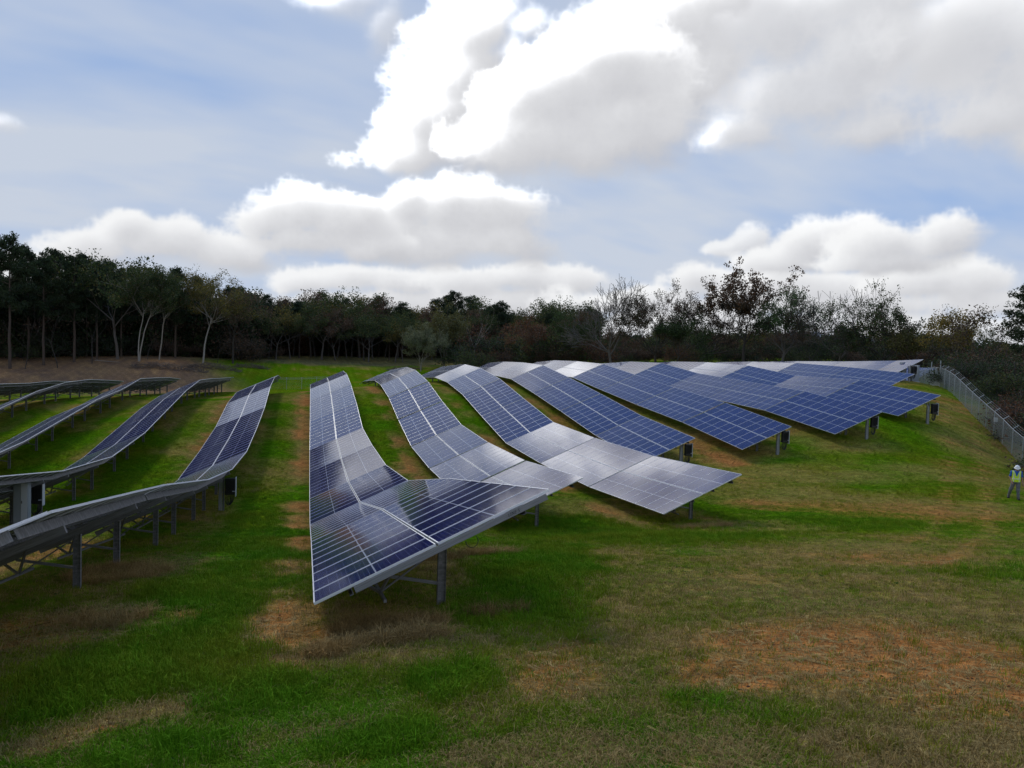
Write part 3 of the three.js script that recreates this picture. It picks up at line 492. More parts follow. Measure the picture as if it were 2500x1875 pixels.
// o: h height, trunk share, spread, depth of branching, limbs, leaf colour, leaf amount, leaf size, stems
function broadGeo(seed, o, tall) {
  const r = rng(seed), w = new Wood(), l = new Leaves(), tips = [];
  const grow = (p, d, len, rad, level) => {
    const n = level === 0 ? 5 : 3, pts = [p.clone()], radii = [rad]; let q = p.clone(), dd = d.clone();
    for (let i = 1; i <= n; i++) {
      dd.add(V((r() - 0.5) * o.wiggle, (r() - 0.5) * o.wiggle * 0.6 + o.lift * (level > 0 ? 1 : 0), (r() - 0.5) * o.wiggle)).normalize();
      q = q.clone().addScaledVector(dd, len / n); pts.push(q); radii.push(Math.max(o.thin, rad * (1 - 0.42 * i / n)));
    }
    w.limb(pts, radii, level === 0 ? 7 : level < 2 ? 5 : 3);
    if (level >= o.depth) { tips.push([q, dd.clone()], [pts[1].clone(), dd.clone()]); return; }
    const kids = level === 0 ? o.limbs : 2 + (r() < o.bushy ? 1 : 0) + (r() < o.bushy * 0.5 ? 1 : 0), turn = r() * 6.283;
    for (let k = 0; k < kids; k++) {
      const a = turn + k * 6.283 / kids + (r() - 0.5) * 0.9, s = (level === 0 ? o.spread : o.fork) * (0.55 + r() * 0.75), t = level === 0 ? (o.first || 0.72) + (1 - (o.first || 0.72)) * ((k + r() * 0.6) / kids) : k === 0 ? 1 : 0.45 + r() * 0.55;
      const f = t * n, i0 = Math.min(n - 1, Math.floor(f)), at = pts[i0].clone().lerp(pts[i0 + 1], f - i0);
      const x = Math.abs(dd.y) < 0.95 ? V(0, 1, 0).cross(dd).normalize() : V(1, 0, 0), y = V(0, 0, 0).crossVectors(dd, x), nd = dd.clone().multiplyScalar(Math.cos(s)).addScaledVector(x, Math.sin(s) * Math.cos(a)).addScaledVector(y, Math.sin(s) * Math.sin(a)).normalize();
      grow(at, nd, len * (level === 0 ? o.reach : 0.72) * (0.75 + r() * 0.5), radii[i0 + 1] * (level === 0 ? 0.64 : o.keep || 0.76) * (0.8 + r() * 0.3), level + 1);
    }
  };
  for (let s = 0; s < (o.stems || 1); s++) {
    const a = r() * 6.283 + s * 2.4, k = o.stems ? (o.splay || 0.09) + 0.07 * r() : 0.02;
    grow(V(o.stems ? Math.cos(a) * 0.15 : 0, -0.4, o.stems ? Math.sin(a) * 0.15 : 0), V(Math.cos(a) * k, 1, Math.sin(a) * k).normalize(), o.h * o.trunk, o.h * o.girth / (o.stems ? 1.5 : 1), 0);
  }
  let top = 0; for (let i = 1; i < w.p.length; i += 3) top = Math.max(top, w.p[i]);
  const k = (tall || o.h) / (top + (o.leafy > 0.5 ? o.clump * 0.5 : 0)); for (let i = 0; i < w.p.length; i++) w.p[i] *= k;
  for (const [p, d] of tips) {
    if (r() > o.leafy) continue;
    p.multiplyScalar(k);
    const n = Math.round(o.leaves * (0.4 + r() * 1.2));
    for (let i = 0; i < n; i++) { const s = o.clump * Math.cbrt(r()), c = V(r() - 0.5, r() - 0.5, r() - 0.5).normalize().multiplyScalar(s); l.leaf(p.clone().add(c), o.size * (0.6 + r() * 0.8), 0.75, r() < 0.8 ? o.color : o.color2 || o.color, r); }
  }
  return [w.geometry(), l.p.length ? l.geometry() : null];
}
const BASE = { trunk: 0.34, spread: 0.75, fork: 0.55, reach: 0.78, depth: 4, limbs: 4, wiggle: 0.28, lift: 0.07, bushy: 0.5, thin: 0.02, girth: 0.016, leafy: 1, leaves: 30, clump: 0.85, size: 0.17, color: COL.olive };
function fitHeight(gs, h) { let m = 0; for (const g of gs) if (g) { g.computeBoundingBox(); m = Math.max(m, g.boundingBox.max.y); } const s = h / m; for (const g of gs) if (g) g.scale(s, s, s); return gs; }
function plant(name, label, category, group, gs, bark, az, dist, scale = 1, turn = 0, wide = 1) {
  const [x, z] = polar(az, dist), t = thing(name, label, category, onGround(x, z), group);
  t.rotation.y = turn; t.scale.set(scale * wide, scale, scale * wide);
  part(name.includes('shrub') || name.includes('bush') ? 'stems' : 'trunk', gs[0], bark, t);
  if (gs[1]) part('crown', gs[1], leafMat, t);
  return t;
}
// the kinds, a few of each
const pines = [1, 2, 3, 4, 5].map(i => fitHeight(pineGeo(500 + i, 22), 22));
const oaks = [0, 1, 2].map(i => broadGeo(600 + i, { ...BASE, h: 17, depth: 4, trunk: 0.42, leaves: 24, color: [COL.green, COL.olive, COL.brown][i], color2: [COL.olive, COL.gold, COL.russet][i], clump: 1.0, size: 0.24, bushy: 0.65 }, 17));
const shrubs = [0, 1, 2, 3].map(i => broadGeo(640 + i, { ...BASE, h: 5, depth: 3, trunk: 0.16, limbs: 5, spread: 1.0, fork: 0.7, reach: 1.3, girth: 0.012, leaves: 15, clump: 0.6, size: 0.11, bushy: 0.8, color: [COL.green, COL.brown, COL.russet, COL.pine][i], color2: [COL.olive, COL.russet, COL.brown, COL.green][i], stems: 2 }, 5));
const rt = rng(9);

// pine wood behind the cleared field
for (const [az, d, h] of [[-22.5, 173, 22.9], [-20.6, 189, 23.9], [-18.4, 169, 25.3], [-17.4, 183, 22.5], [-16.6, 173, 21.5], [-15.9, 191, 22.9], [-14.9, 175, 21.5], [-14.2, 186, 22], [-13.6, 177, 20.3], [-12.9, 193, 21.2], [-21.5, 181, 22.9], [-19.4, 195, 24.9], [-17.9, 199, 23.9], [-16.2, 201, 23.4], [-14.6, 199, 22.9], [-13.2, 201, 21.7], [-11.6, 199, 20.7], [-10.4, 195, 20.3], [-9, 193, 20.3], [-7.6, 201, 19.7], [-5.4, 197, 17.3], [-23.6, 189, 23.9], [-20, 175, 21.1], [-12.2, 183, 19.2]])
  plant('pine_tree', 'tall dark pine in the wood behind the brown field', 'pine tree', 'pines behind the brown field', pines[Math.floor(rt() * 5)], BARK.pine, az, d, h / 22, rt() * 6.28, 0.9 + rt() * 0.25);
plant('pine_tree', 'rounded dark pine between the forked pale tree and the yellowing tree', 'pine tree', null, pines[2], BARK.pine, -8.9, 178, 19.6 / 22, 1, 1);
plant('forked_tree', 'tree with a forked white trunk at the edge of the brown field', 'tree', null, broadGeo(701, { ...BASE, h: 19, stems: 2, trunk: 0.66, first: 0.86, girth: 0.013, leaves: 30, spread: 0.75, reach: 0.32, limbs: 7, color: COL.green, color2: COL.olive, leafy: 0.9 }, 19.5), BARK.pale, -11.1, 167, 1, 0.4);
plant('leafy_tree', 'dark leafy tree between the pines and the forked white trunk', 'tree', null, oaks[0], BARK.grey, -12.4, 174, 1.25, 2);
plant('slender_tree', 'slender tree with a pale leaning trunk at the wood edge', 'tree', null, broadGeo(703, { ...BASE, h: 17, trunk: 0.68, first: 0.86, girth: 0.011, leaves: 28, reach: 0.32, limbs: 6, color: COL.green, color2: COL.brown }, 17.8), BARK.pale, -9.9, 171, 1, 1.4);
plant('yellowing_tree', 'yellow-green leafy tree with a tall pale trunk by the brown field', 'tree', null, broadGeo(704, { ...BASE, h: 19, trunk: 0.62, first: 0.8, girth: 0.012, leaves: 40, spread: 1.0, reach: 0.4, limbs: 8, clump: 1.0, color: COL.olive, color2: COL.gold }, 20), BARK.pale, -7.15, 170, 1, 0);
plant('leafy_tree', 'sparse brown-green tree at the corner of the pine wood', 'tree', null, broadGeo(705, { ...BASE, h: 16, trunk: 0.5, reach: 0.5, limbs: 6, leaves: 26, leafy: 0.85, color: COL.brown, color2: COL.green }, 16.6), BARK.dark, -5.2, 173, 1, 0.9);
// bare pale trunks at the edge of the wood
for (const [az, d, h] of [[-17.6, 168, 12.2], [-15.8, 167, 11.2], [-13.9, 169, 13.2], [-10.6, 170, 9.2], [-6.2, 171, 8.1], [-3.4, 183, 9.2], [-2.8, 189, 10.2]])
  plant('bare_sapling', 'thin bare sapling in front of the dark wood', 'sapling', 'thin saplings along the wood', broadGeo(720 + Math.round(az * 7 + 200), { ...BASE, h: 10, trunk: 0.6, depth: 2, limbs: 4, girth: 0.009, leafy: 0.25, leaves: 6, color: COL.brown }, 10), BARK.dark, az, d, h / 10, rt() * 6);

// the far mixed wood beyond the pasture
const farMix = [];
for (let az = -5.2; az < 19; az += 0.62) {
  const d = 206 + rt() * 26, top = 14.6 + 1.8 * Math.sin(az * 0.7) + rt() * 3.2 - Math.max(0, az - 8) * 0.22;
  farMix.push([az + rt() * 0.4, d, top]);
  if (rt() < 0.6) farMix.push([az + rt() * 0.5, d - 14 - rt() * 8, top * (0.6 + rt() * 0.25)]);
}
for (const [az, d, h] of farMix) {
  const q = rt();
  if (q < 0.36) plant('pine_tree', 'dark pine in the far wood beyond the pasture', 'pine tree', 'pines in the far wood', pines[Math.floor(rt() * 5)], BARK.pine, az, d, h * 1.04 / 22, rt() * 6.28, 1.15 + rt() * 0.3);
  else { const k = Math.floor(rt() * 3); plant('broadleaf_tree', ['green leafy tree in the far wood beyond the pasture', 'olive and yellow leafy tree in the far wood beyond the pasture', 'brown autumn tree in the far wood beyond the pasture'][k], 'tree', ['green trees in the far wood', 'olive trees in the far wood', 'brown trees in the far wood'][k], oaks[k], BARK.grey, az, d, h / 17, rt() * 6.28, 1 + rt() * 0.25); }
}
// trees that stand out before the far wood
plant('pale_stemmed_tree', 'small sage-green tree with several pale stems at the pasture edge', 'tree', null, broadGeo(741, { ...BASE, h: 9, stems: 3, trunk: 0.4, girth: 0.016, leaves: 30, clump: 0.6, size: 0.16, color: COL.sage }, 10.5), BARK.pale, 8.0, 168, 1, 1);
plant('olive_tree', 'tall olive-green tree with many stems behind the solar rows', 'tree', null, broadGeo(742, { ...BASE, h: 15, stems: 3, trunk: 0.35, girth: 0.014, leaves: 30, color: COL.olive, color2: COL.sage, size: 0.2 }, 15.5), BARK.grey, 9.7, 176, 1, 2);
plant('dead_tree', 'bare dead tree with a thin white trunk behind the solar rows', 'tree', null, broadGeo(743, { ...BASE, h: 12, trunk: 0.7, depth: 2, limbs: 4, girth: 0.012, leafy: 0, spread: 0.5 }, 13.5), BARK.pale, 11.8, 168, 1, 0.3);
plant('russet_tree', 'wide russet-brown tree with pale branches behind the solar rows', 'tree', null, broadGeo(744, { ...BASE, h: 11, stems: 2, trunk: 0.25, girth: 0.017, spread: 0.9, leaves: 20, color: COL.russet, color2: COL.brown, size: 0.2 }, 12.2), BARK.grey, 16.0, 165, 1, 0.2);
plant('broadleaf_tree', 'dense dark green tree beside the bare fan-shaped tree', 'tree', null, broadGeo(745, { ...BASE, h: 12, leaves: 34, color: COL.green, clump: 0.85 }, 13.2), BARK.dark, 18.3, 160, 1, 0.2);

// the line of autumn trees behind the right half of the array
const fan = { ...BASE, h: 16, trunk: 0.3, limbs: 7, spread: 0.78, fork: 0.46, reach: 0.95, depth: 5, wiggle: 0.24, lift: 0.045, bushy: 0.85, girth: 0.02, thin: 0.034, keep: 0.84 };
plant('bare_tree', 'large bare tree with a fan of ascending branches', 'tree', null, broadGeo(751, { ...fan, leafy: 0.1, leaves: 4, color: COL.brown, size: 0.14 }, 18.1), BARK.grey, 22.1, 148, 1, 0.5);
plant('sparse_tree', 'half-bare tree with thin grey-green leaves beside the bare fan-shaped tree', 'tree', null, broadGeo(752, { ...fan, spread: 0.85, fork: 0.5, leafy: 0.65, leaves: 9, color: COL.brown, color2: COL.green, size: 0.17, clump: 0.5 }, 18.3), BARK.dark, 25.4, 150, 1, 2.5);
plant('broadleaf_tree', 'dense dark evergreen below the half-bare tree', 'tree', null, broadGeo(753, { ...BASE, h: 10, trunk: 0.25, leaves: 40, color: COL.green, color2: COL.pine, clump: 0.8 }, 12.5), BARK.dark, 26.8, 144, 1, 1.2);
plant('sparse_tree', 'sprawling half-bare tree between the evergreen and the brown-leaved tree', 'tree', null, broadGeo(754, { ...fan, spread: 1.0, fork: 0.55, leafy: 0.5, leaves: 8, color: COL.brown, size: 0.17, clump: 0.5 }, 14.5), BARK.dark, 28.6, 150, 1, 4.1);
plant('brown_leaved_tree', 'tallest brown-leaved tree with gaps of sky in its crown', 'tree', null, broadGeo(755, { ...BASE, h: 18, trunk: 0.4, limbs: 6, spread: 0.72, fork: 0.5, reach: 0.72, depth: 4, leafy: 0.92, leaves: 26, color: COL.brown, color2: COL.russet, size: 0.22, clump: 0.72, bushy: 0.9, girth: 0.018 }, 19.5), BARK.dark, 31.4, 146, 1, 0.2);
plant('sparse_tree', 'thin fresh-green tree beside the tallest brown-leaved tree', 'tree', null, broadGeo(756, { ...fan, spread: 0.8, leafy: 0.7, leaves: 10, color: COL.fresh, color2: COL.green, size: 0.16, clump: 0.5 }, 15.3), BARK.grey, 34.0, 144, 1, 1.1);
plant('bare_tree', 'slender bare purple-brown tree beside the fresh-green tree', 'tree', null, broadGeo(757, { ...fan, limbs: 4, leafy: 0.35, leaves: 5, color: COL.brown, size: 0.15 }, 12.6), BARK.dark, 36.0, 142, 1, 3);
plant('bare_tree', 'wide bare tree with a rounded crown of fine twigs', 'tree', null, broadGeo(758, { ...fan, spread: 0.95, fork: 0.5, leafy: 0.15, leaves: 3, color: COL.brown, size: 0.14 }, 15.3), BARK.grey, 37.8, 141, 1, 0.8);
plant('sparse_tree', 'tall half-bare dark tree before the olive thicket', 'tree', null, broadGeo(759, { ...fan, spread: 0.9, fork: 0.52, leafy: 0.7, leaves: 9, color: COL.green, color2: COL.brown, size: 0.17, clump: 0.5 }, 16.4), BARK.dark, 40.5, 136, 1, 5.3);
plant('olive_tree', 'broad olive-brown tree beside the tall half-bare dark tree', 'tree', null, broadGeo(760, { ...BASE, h: 11, leaves: 30, color: COL.olive, color2: COL.brown }, 11.2), BARK.grey, 42.2, 132, 1, 1);
plant('gold_tree', 'gold and olive leafy tree near the gate', 'tree', null, broadGeo(761, { ...BASE, h: 10, leaves: 28, color: COL.gold, color2: COL.olive }, 10.6), BARK.grey, 44.5, 124, 1, 2);
plant('sparse_tree', 'grey-brown thin-leaved tree behind the fence bushes', 'tree', null, broadGeo(762, { ...BASE, h: 11, leafy: 0.85, leaves: 16, color: COL.brown, color2: COL.olive, size: 0.18 }, 11.2), BARK.dark, 46.6, 120, 1, 3.3);
plant('pine_tree', 'tall dark pine behind the fence bushes', 'pine tree', null, pines[3], BARK.pine, 48.4, 112, 14 / 22, 0.3, 1.2);
plant('pine_tree', 'dark pine standing beyond the tall pine behind the fence', 'pine tree', null, pines[1], BARK.pine, 50, 118, 15 / 22, 0.3, 1.2);

// dense undergrowth along the foot of the trees
const KIND = ['dark green', 'brown', 'russet', 'blackish green'];
for (let az = 11.5; az < 49; az += 0.4) {
  const k = [0, 1, 2, 3, 3, 0, 1][Math.floor(rt() * 7)], d = (az < 42 ? 158 : 134) + rt() * 32, big = 0.42 + 0.5 * rt() + 0.38 * (0.5 + 0.5 * noise3(az * 0.9, 4, 2)) + (rt() < 0.12 ? 0.5 : 0);
  plant('understory_shrub', `${KIND[k]} shrub in the undergrowth behind the array`, 'shrub', `${KIND[k]} undergrowth`, shrubs[k], BARK.dark, az + rt() * 0.25, d, big * (az < 21 ? 1.35 : 1), rt() * 6.28, 1 + rt() * 0.45);
}
// young trees standing up out of the undergrowth
for (let i = 0; i < 30; i++) {
  const k = Math.floor(rt() * 3);
  plant('young_tree', ['young green tree in the undergrowth behind the array', 'young olive tree in the undergrowth behind the array', 'young brown tree in the undergrowth behind the array'][k], 'tree', ['young green trees', 'young olive trees', 'young brown trees'][k], oaks[k], BARK.grey, 13 + i * 1.17 + rt(), 166 + rt() * 26, 0.32 + rt() * 0.2, rt() * 6.28, 0.85);
}
for (let az = -24; az < -2; az += 0.8) {
  const k = [0, 3, 1, 3][Math.floor(rt() * 4)], kind = ['dark green', 'brown', 'russet', 'blackish green'][k];
  plant('understory_shrub', `${kind} shrub among the trunks of the pine wood`, 'shrub', `${kind} shrubs in the pine wood`, shrubs[k], BARK.dark, az, 180 + rt() * 20, 0.6 + rt() * 0.9, rt() * 6.28, 1.5);
}
const fenceRange = az => 66.8 + (48.4 - az) * 5.6;      // how far off the fence stands in that direction
for (let i = 0; i < 44; i++) {
  const az = 44.2 + rt() * 8.5, k = [0, 3, 1, 3, 2, 0][Math.floor(rt() * 6)], d = fenceRange(az) + 6 + i * 0.95, s = 0.45 + rt() * 0.35 + i * 0.011;
  plant('thicket_bush', `${KIND[k]} bush in the thicket outside the chain-link fence`, 'bush', `${KIND[k]} fence thicket`, shrubs[k], BARK.dark, az, d, s, rt() * 6.28, 1.35);
}

// the depths of the woods: too dense to tell one tree from the next
function woodland(name, label, az0, az1, d0, d1, h, n, colors, seed) {
  const r = rng(seed), l = new Leaves();
  for (let i = 0; i < 90; i++) l.leaf(V(r() - 0.5, r() - 0.5, r() - 0.5).multiplyScalar(2.4), 0.26, 0.8, [1, 1, 1], r);
  const m = new THREE.InstancedMesh(l.geometry(), leafMat, n), o = new THREE.Object3D(), c = new THREE.Color();
  for (let i = 0; i < n; i++) {
    const az = mix(az0, az1, r()), d = mix(d0, d1, r()), [x, z] = polar(az, d), top = h * (0.72 + 0.25 * noise3(az * 1.7, seed, d * 0.1) + 0.1 * noise3(az * 5, seed, 3));
    o.position.set(x, groundY(x, z) + Math.pow(r(), 0.8) * top, -z); o.rotation.set(r() * 6, r() * 6, r() * 6); o.scale.setScalar(0.8 + r() * 0.9); o.updateMatrix(); m.setMatrixAt(i, o.matrix);
    const k = colors[Math.floor(r() * colors.length)]; m.setColorAt(i, c.setRGB(k[0], k[1], k[2]));
  }
  m.name = numbered(name); scene.add(m); tag(m, label, 'woodland', null, 'stuff');
}
woodland('woodland', 'dark depths of the pine wood behind the brown field', -27, -3.5, 186, 216, 16.5, 5600, [COL.pine, COL.pine, COL.green, COL.brown], 11);
woodland('woodland', 'mass of the far mixed wood beyond the pasture', -7, 21, 226, 262, 14, 6000, [COL.pine, COL.green, COL.brown, COL.russet], 12);
woodland('woodland', 'low hazy wood behind the line of autumn trees', 17, 53, 190, 226, 5, 3200, [COL.pine, COL.green, COL.brown], 13);

// ------------------------------------------------------------------ chain-link fences
const galv = new THREE.MeshStandardMaterial({ color: new THREE.Color(0.34, 0.37, 0.38), roughness: 0.5, metalness: 0.5 });
const wireMat = new THREE.MeshStandardMaterial({ color: new THREE.Color(0.27, 0.31, 0.31), roughness: 0.55, metalness: 0.4 });
// a fence through points [x, distance]; its arms lean to the side given by out
function fence(pts, height, label, out, spacing) {
  const base = onGround(...pts[0]), t = thing('chain_link_fence', label, 'fence', base), P = (x, z, y) => onGround(x, z, y).sub(base);
  const mesh = [], arms = [];
  for (let i = 0; i < pts.length; i++) {
    const [x, z] = pts[i];
    part('post', join([rod(P(x, z, -0.3), P(x, z, height), 0.027, 8), new THREE.SphereGeometry(0.042, 8, 5).translate(...P(x, z, height).toArray())]), galv, t);
    const a = P(x, z, height), b = a.clone().add(V(out[0] * 0.36, 0.26, -out[1] * 0.36)); arms.push([a, b]);
    part('barb_arm', bar(a, b, 0.035, 0.05), galv, t);
    if (i === pts.length - 1) continue;
    const [x2, z2] = pts[i + 1];
    part('top_rail', rod(P(x, z, height - 0.04), P(x2, z2, height - 0.04), 0.02, 6), galv, t);
    // woven wire: diagonals both ways, each a thin three-sided wire
    const L = Math.hypot(x2 - x, z2 - z), c = spacing, hh = height - 0.1, nrm = V(z2 - z, 0, x2 - x).normalize();
    const at = (s, y) => { const f = s / L; return P(mix(x, x2, f), mix(z, z2, f), 0).lerp(P(mix(x, x2, f), mix(z, z2, f), 1), y + 0.03); };
    for (const dir of [1, -1]) for (let s = -hh; s < L + hh; s += c) {
      let s0 = s, y0 = 0, s1 = s + dir * hh, y1 = hh;
      const cut = (lim, low) => { for (const e of [0, 1]) { const sa = e ? s1 : s0; if (low ? sa < lim : sa > lim) { const f = (lim - s0) / (s1 - s0); const ny = mix(y0, y1, f); if (e) { s1 = lim; y1 = ny; } else { s0 = lim; y0 = ny; } } } };
      if (Math.max(s0, s1) <= 0 || Math.min(s0, s1) >= L) continue;
      cut(0, true); cut(L, false);
      if (Math.abs(s1 - s0) < 0.02) continue;
      const a0 = at(s0, y0).addScaledVector(nrm, dir * 0.004), a1 = at(s1, y1).addScaledVector(nrm, dir * 0.004), d = a1.clone().sub(a0).normalize(), e = V(0, 0, 0).crossVectors(d, nrm).multiplyScalar(0.0032), n = nrm.clone().multiplyScalar(0.003);
      const A = [a0.clone().add(e), a0.clone().sub(e), a0.clone().add(n)], B = [a1.clone().add(e), a1.clone().sub(e), a1.clone().add(n)];
      for (let k = 0; k < 3; k++) { const q = (k + 1) % 3; for (const v of [A[k], A[q], B[k], A[q], B[q], B[k]]) mesh.push(v.x, v.y, v.z); }
    }
  }
  for (let k = 0; k < 3; k++) part('barbed_wire', join(arms.slice(1).map(([a, b], i) => rod(arms[i][0].clone().lerp(arms[i][1], 0.3 + k * 0.33), a.clone().lerp(b, 0.3 + k * 0.33), 0.006, 4))), wireMat, t);
  const g = new THREE.BufferGeometry(); g.setAttribute('position', new THREE.Float32BufferAttribute(mesh, 3)); g.computeVertexNormals();
  part('wire_mesh', g, wireMat, t).userData.kind = 'stuff';
  return t;
}
const line = [];
for (let i = 0; i <= 13; i++) { const f = i / 13; line.push([mix(48.6, 64.0, f) - Math.sin(f * 3.14) * 0.25, mix(42.0, 66.6, f)]); }
fence(line, 1.98, 'long galvanised chain-link fence with barbed wire arms along the grass track', [0.85, -0.53], 0.055);
fence([[66.6, 70.6], [68.4, 73.4], [70.2, 76.2]], 1.98, 'short stretch of chain-link fence on the far side of the gate', [0.85, -0.53], 0.055);
{
  const pts = []; for (let i = 0; i <= 4; i++) pts.push([-6.5 + i * 2.6, 143 + Math.sin(i) * 0.3]);
  fence(pts, 1.9, 'low chain-link fence across the grass beyond the crest', [0, 1], 0.3);
}
{ // gate of two leaves with a diagonal brace
  const a = [64.0, 66.6], b = [66.6, 70.6], base = onGround(...a), t = thing('chain_link_gate', 'tall chain-link gate with diagonal brace at the end of the fence', 'gate', base), P = (f, y) => onGround(mix(a[0], b[0], f), mix(a[1], b[1], f), 0).sub(base).add(V(0, y, 0));
  for (const f of [0.02, 0.98]) part('gate_post', rod(P(f, -0.3), P(f, 2.75), 0.05, 8), galv, t);
  for (const [f0, f1] of [[0.05, 0.49], [0.51, 0.95]]) {
    const leaf = part('gate_leaf', join([rod(P(f0, 0.12), P(f0, 2.0), 0.025, 6), rod(P(f1, 0.12), P(f1, 2.0), 0.025, 6), rod(P(f0, 2.0), P(f1, 2.0), 0.025, 6), rod(P(f0, 0.12), P(f1, 0.12), 0.025, 6), rod(P(f0, 1.95), P(f1, 0.2), 0.018, 6)]), galv, t);
    const w = []; const n = 44; for (let i = 0; i < n; i++) { const u = f0 + (f1 - f0) * i / n, v = Math.min(f1, u + 0.3), k = (v - u) / 0.3; w.push(rod(P(u, 0.14), P(v, 0.14 + 1.84 * k), 0.0035, 3)); const v2 = Math.max(f0, u - 0.3), k2 = (u - v2) / 0.3; w.push(rod(P(u, 0.14), P(v2, 0.14 + 1.84 * k2), 0.0035, 3)); }
    part('wire_mesh', join(w.filter(g => { g.computeBoundingSphere(); return Number.isFinite(g.boundingSphere.radius); })), wireMat, leaf);
  }
}
{ const p = onGround(53.2, 49.5, 1.35), s = part('warning_sign', new RoundedBoxGeometry(0.28, 0.34, 0.008, 2, 0.003), new THREE.MeshStandardMaterial({ color: new THREE.Color(0.62, 0.63, 0.62), roughness: 0.5 }), scene); s.position.copy(p).add(V(-0.04, 0, 0.03)); s.rotation.y = -1.0; tag(s, 'small plain white sign hung on the chain-link fence', 'sign'); }

// ------------------------------------------------------------------ the man in the hard hat
function surface(sdf, min, max, cell) {                // surface nets: a closed skin where sdf is zero
  const n = [0, 1, 2].map(i => Math.ceil((max[i] - min[i]) / cell) + 1), [nx, ny, nz] = n, f = new Float32Array(nx * ny * nz), id = new Int32Array(nx * ny * nz).fill(-1), pos = [], idx = [];
  const I = (x, y, z) => (z * ny + y) * nx + x;
  for (let z = 0; z < nz; z++) for (let y = 0; y < ny; y++) for (let x = 0; x < nx; x++) f[I(x, y, z)] = sdf(min[0] + x * cell, min[1] + y * cell, min[2] + z * cell);
  for (let z = 0; z < nz - 1; z++) for (let y = 0; y < ny - 1; y++) for (let x = 0; x < nx - 1; x++) {
    let c = 0, px = 0, py = 0, pz = 0;
    for (const [a, b] of [[0, 1], [0, 2], [0, 4], [1, 3], [1, 5], [2, 3], [2, 6], [3, 7], [4, 5], [4, 6], [5, 7], [6, 7]]) {
      const A = f[I(x + (a & 1), y + ((a >> 1) & 1), z + (a >> 2))], B = f[I(x + (b & 1), y + ((b >> 1) & 1), z + (b >> 2))];
      if (A < 0 === B < 0) continue;
      const t = A / (A - B); px += (a & 1) + t * ((b & 1) - (a & 1)); py += ((a >> 1) & 1) + t * (((b >> 1) & 1) - ((a >> 1) & 1)); pz += (a >> 2) + t * ((b >> 2) - (a >> 2)); c++;
    }
    if (!c) continue;
    id[I(x, y, z)] = pos.length / 3; pos.push(min[0] + (x + px / c) * cell, min[1] + (y + py / c) * cell, min[2] + (z + pz / c) * cell);
  }
  for (let z = 1; z < nz - 1; z++) for (let y = 1; y < ny - 1; y++) for (let x = 1; x < nx - 1; x++) {
    const a = f[I(x, y, z)] < 0;
    const quad = (b, p, q, r, s) => { if (a === b || p < 0 || q < 0 || r < 0 || s < 0) return; if (a) idx.push(p, q, r, p, r, s); else idx.push(p, r, q, p, s, r); };
    quad(f[I(x + 1, y, z)] < 0, id[I(x, y - 1, z - 1)], id[I(x, y, z - 1)], id[I(x, y, z)], id[I(x, y - 1, z)]);
    quad(f[I(x, y + 1, z)] < 0, id[I(x - 1, y, z - 1)], id[I(x - 1, y, z)], id[I(x, y, z)], id[I(x, y, z - 1)]);
    quad(f[I(x, y, z + 1)] < 0, id[I(x - 1, y - 1, z)], id[I(x, y - 1, z)], id[I(x, y, z)], id[I(x - 1, y, z)]);
  }
  const g = new THREE.BufferGeometry(); g.setAttribute('position', new THREE.Float32BufferAttribute(pos, 3)); g.setIndex(idx); g.computeVertexNormals(); return g;
}
const bone = (a, b, ra, rb) => (x, y, z) => { const ux = b[0] - a[0], uy = b[1] - a[1], uz = b[2] - a[2], t = clamp(((x - a[0]) * ux + (y - a[1]) * uy + (z - a[2]) * uz) / (ux * ux + uy * uy + uz * uz + 1e-9)); return Math.hypot(x - a[0] - t * ux, y - a[1] - t * uy, z - a[2] - t * uz) - mix(ra, rb, t); };
const ball = (c, rx, ry, rz) => (x, y, z) => (Math.hypot((x - c[0]) / rx, (y - c[1]) / ry, (z - c[2]) / rz) - 1) * Math.min(rx, ry, rz);
const union = (list, k = 0.03) => (x, y, z) => { let d = 9; for (const f of list) { const e = f(x, y, z), h = clamp(0.5 + 0.5 * (e - d) / k); d = mix(e, d, h) - k * h * (1 - h); } return d; };
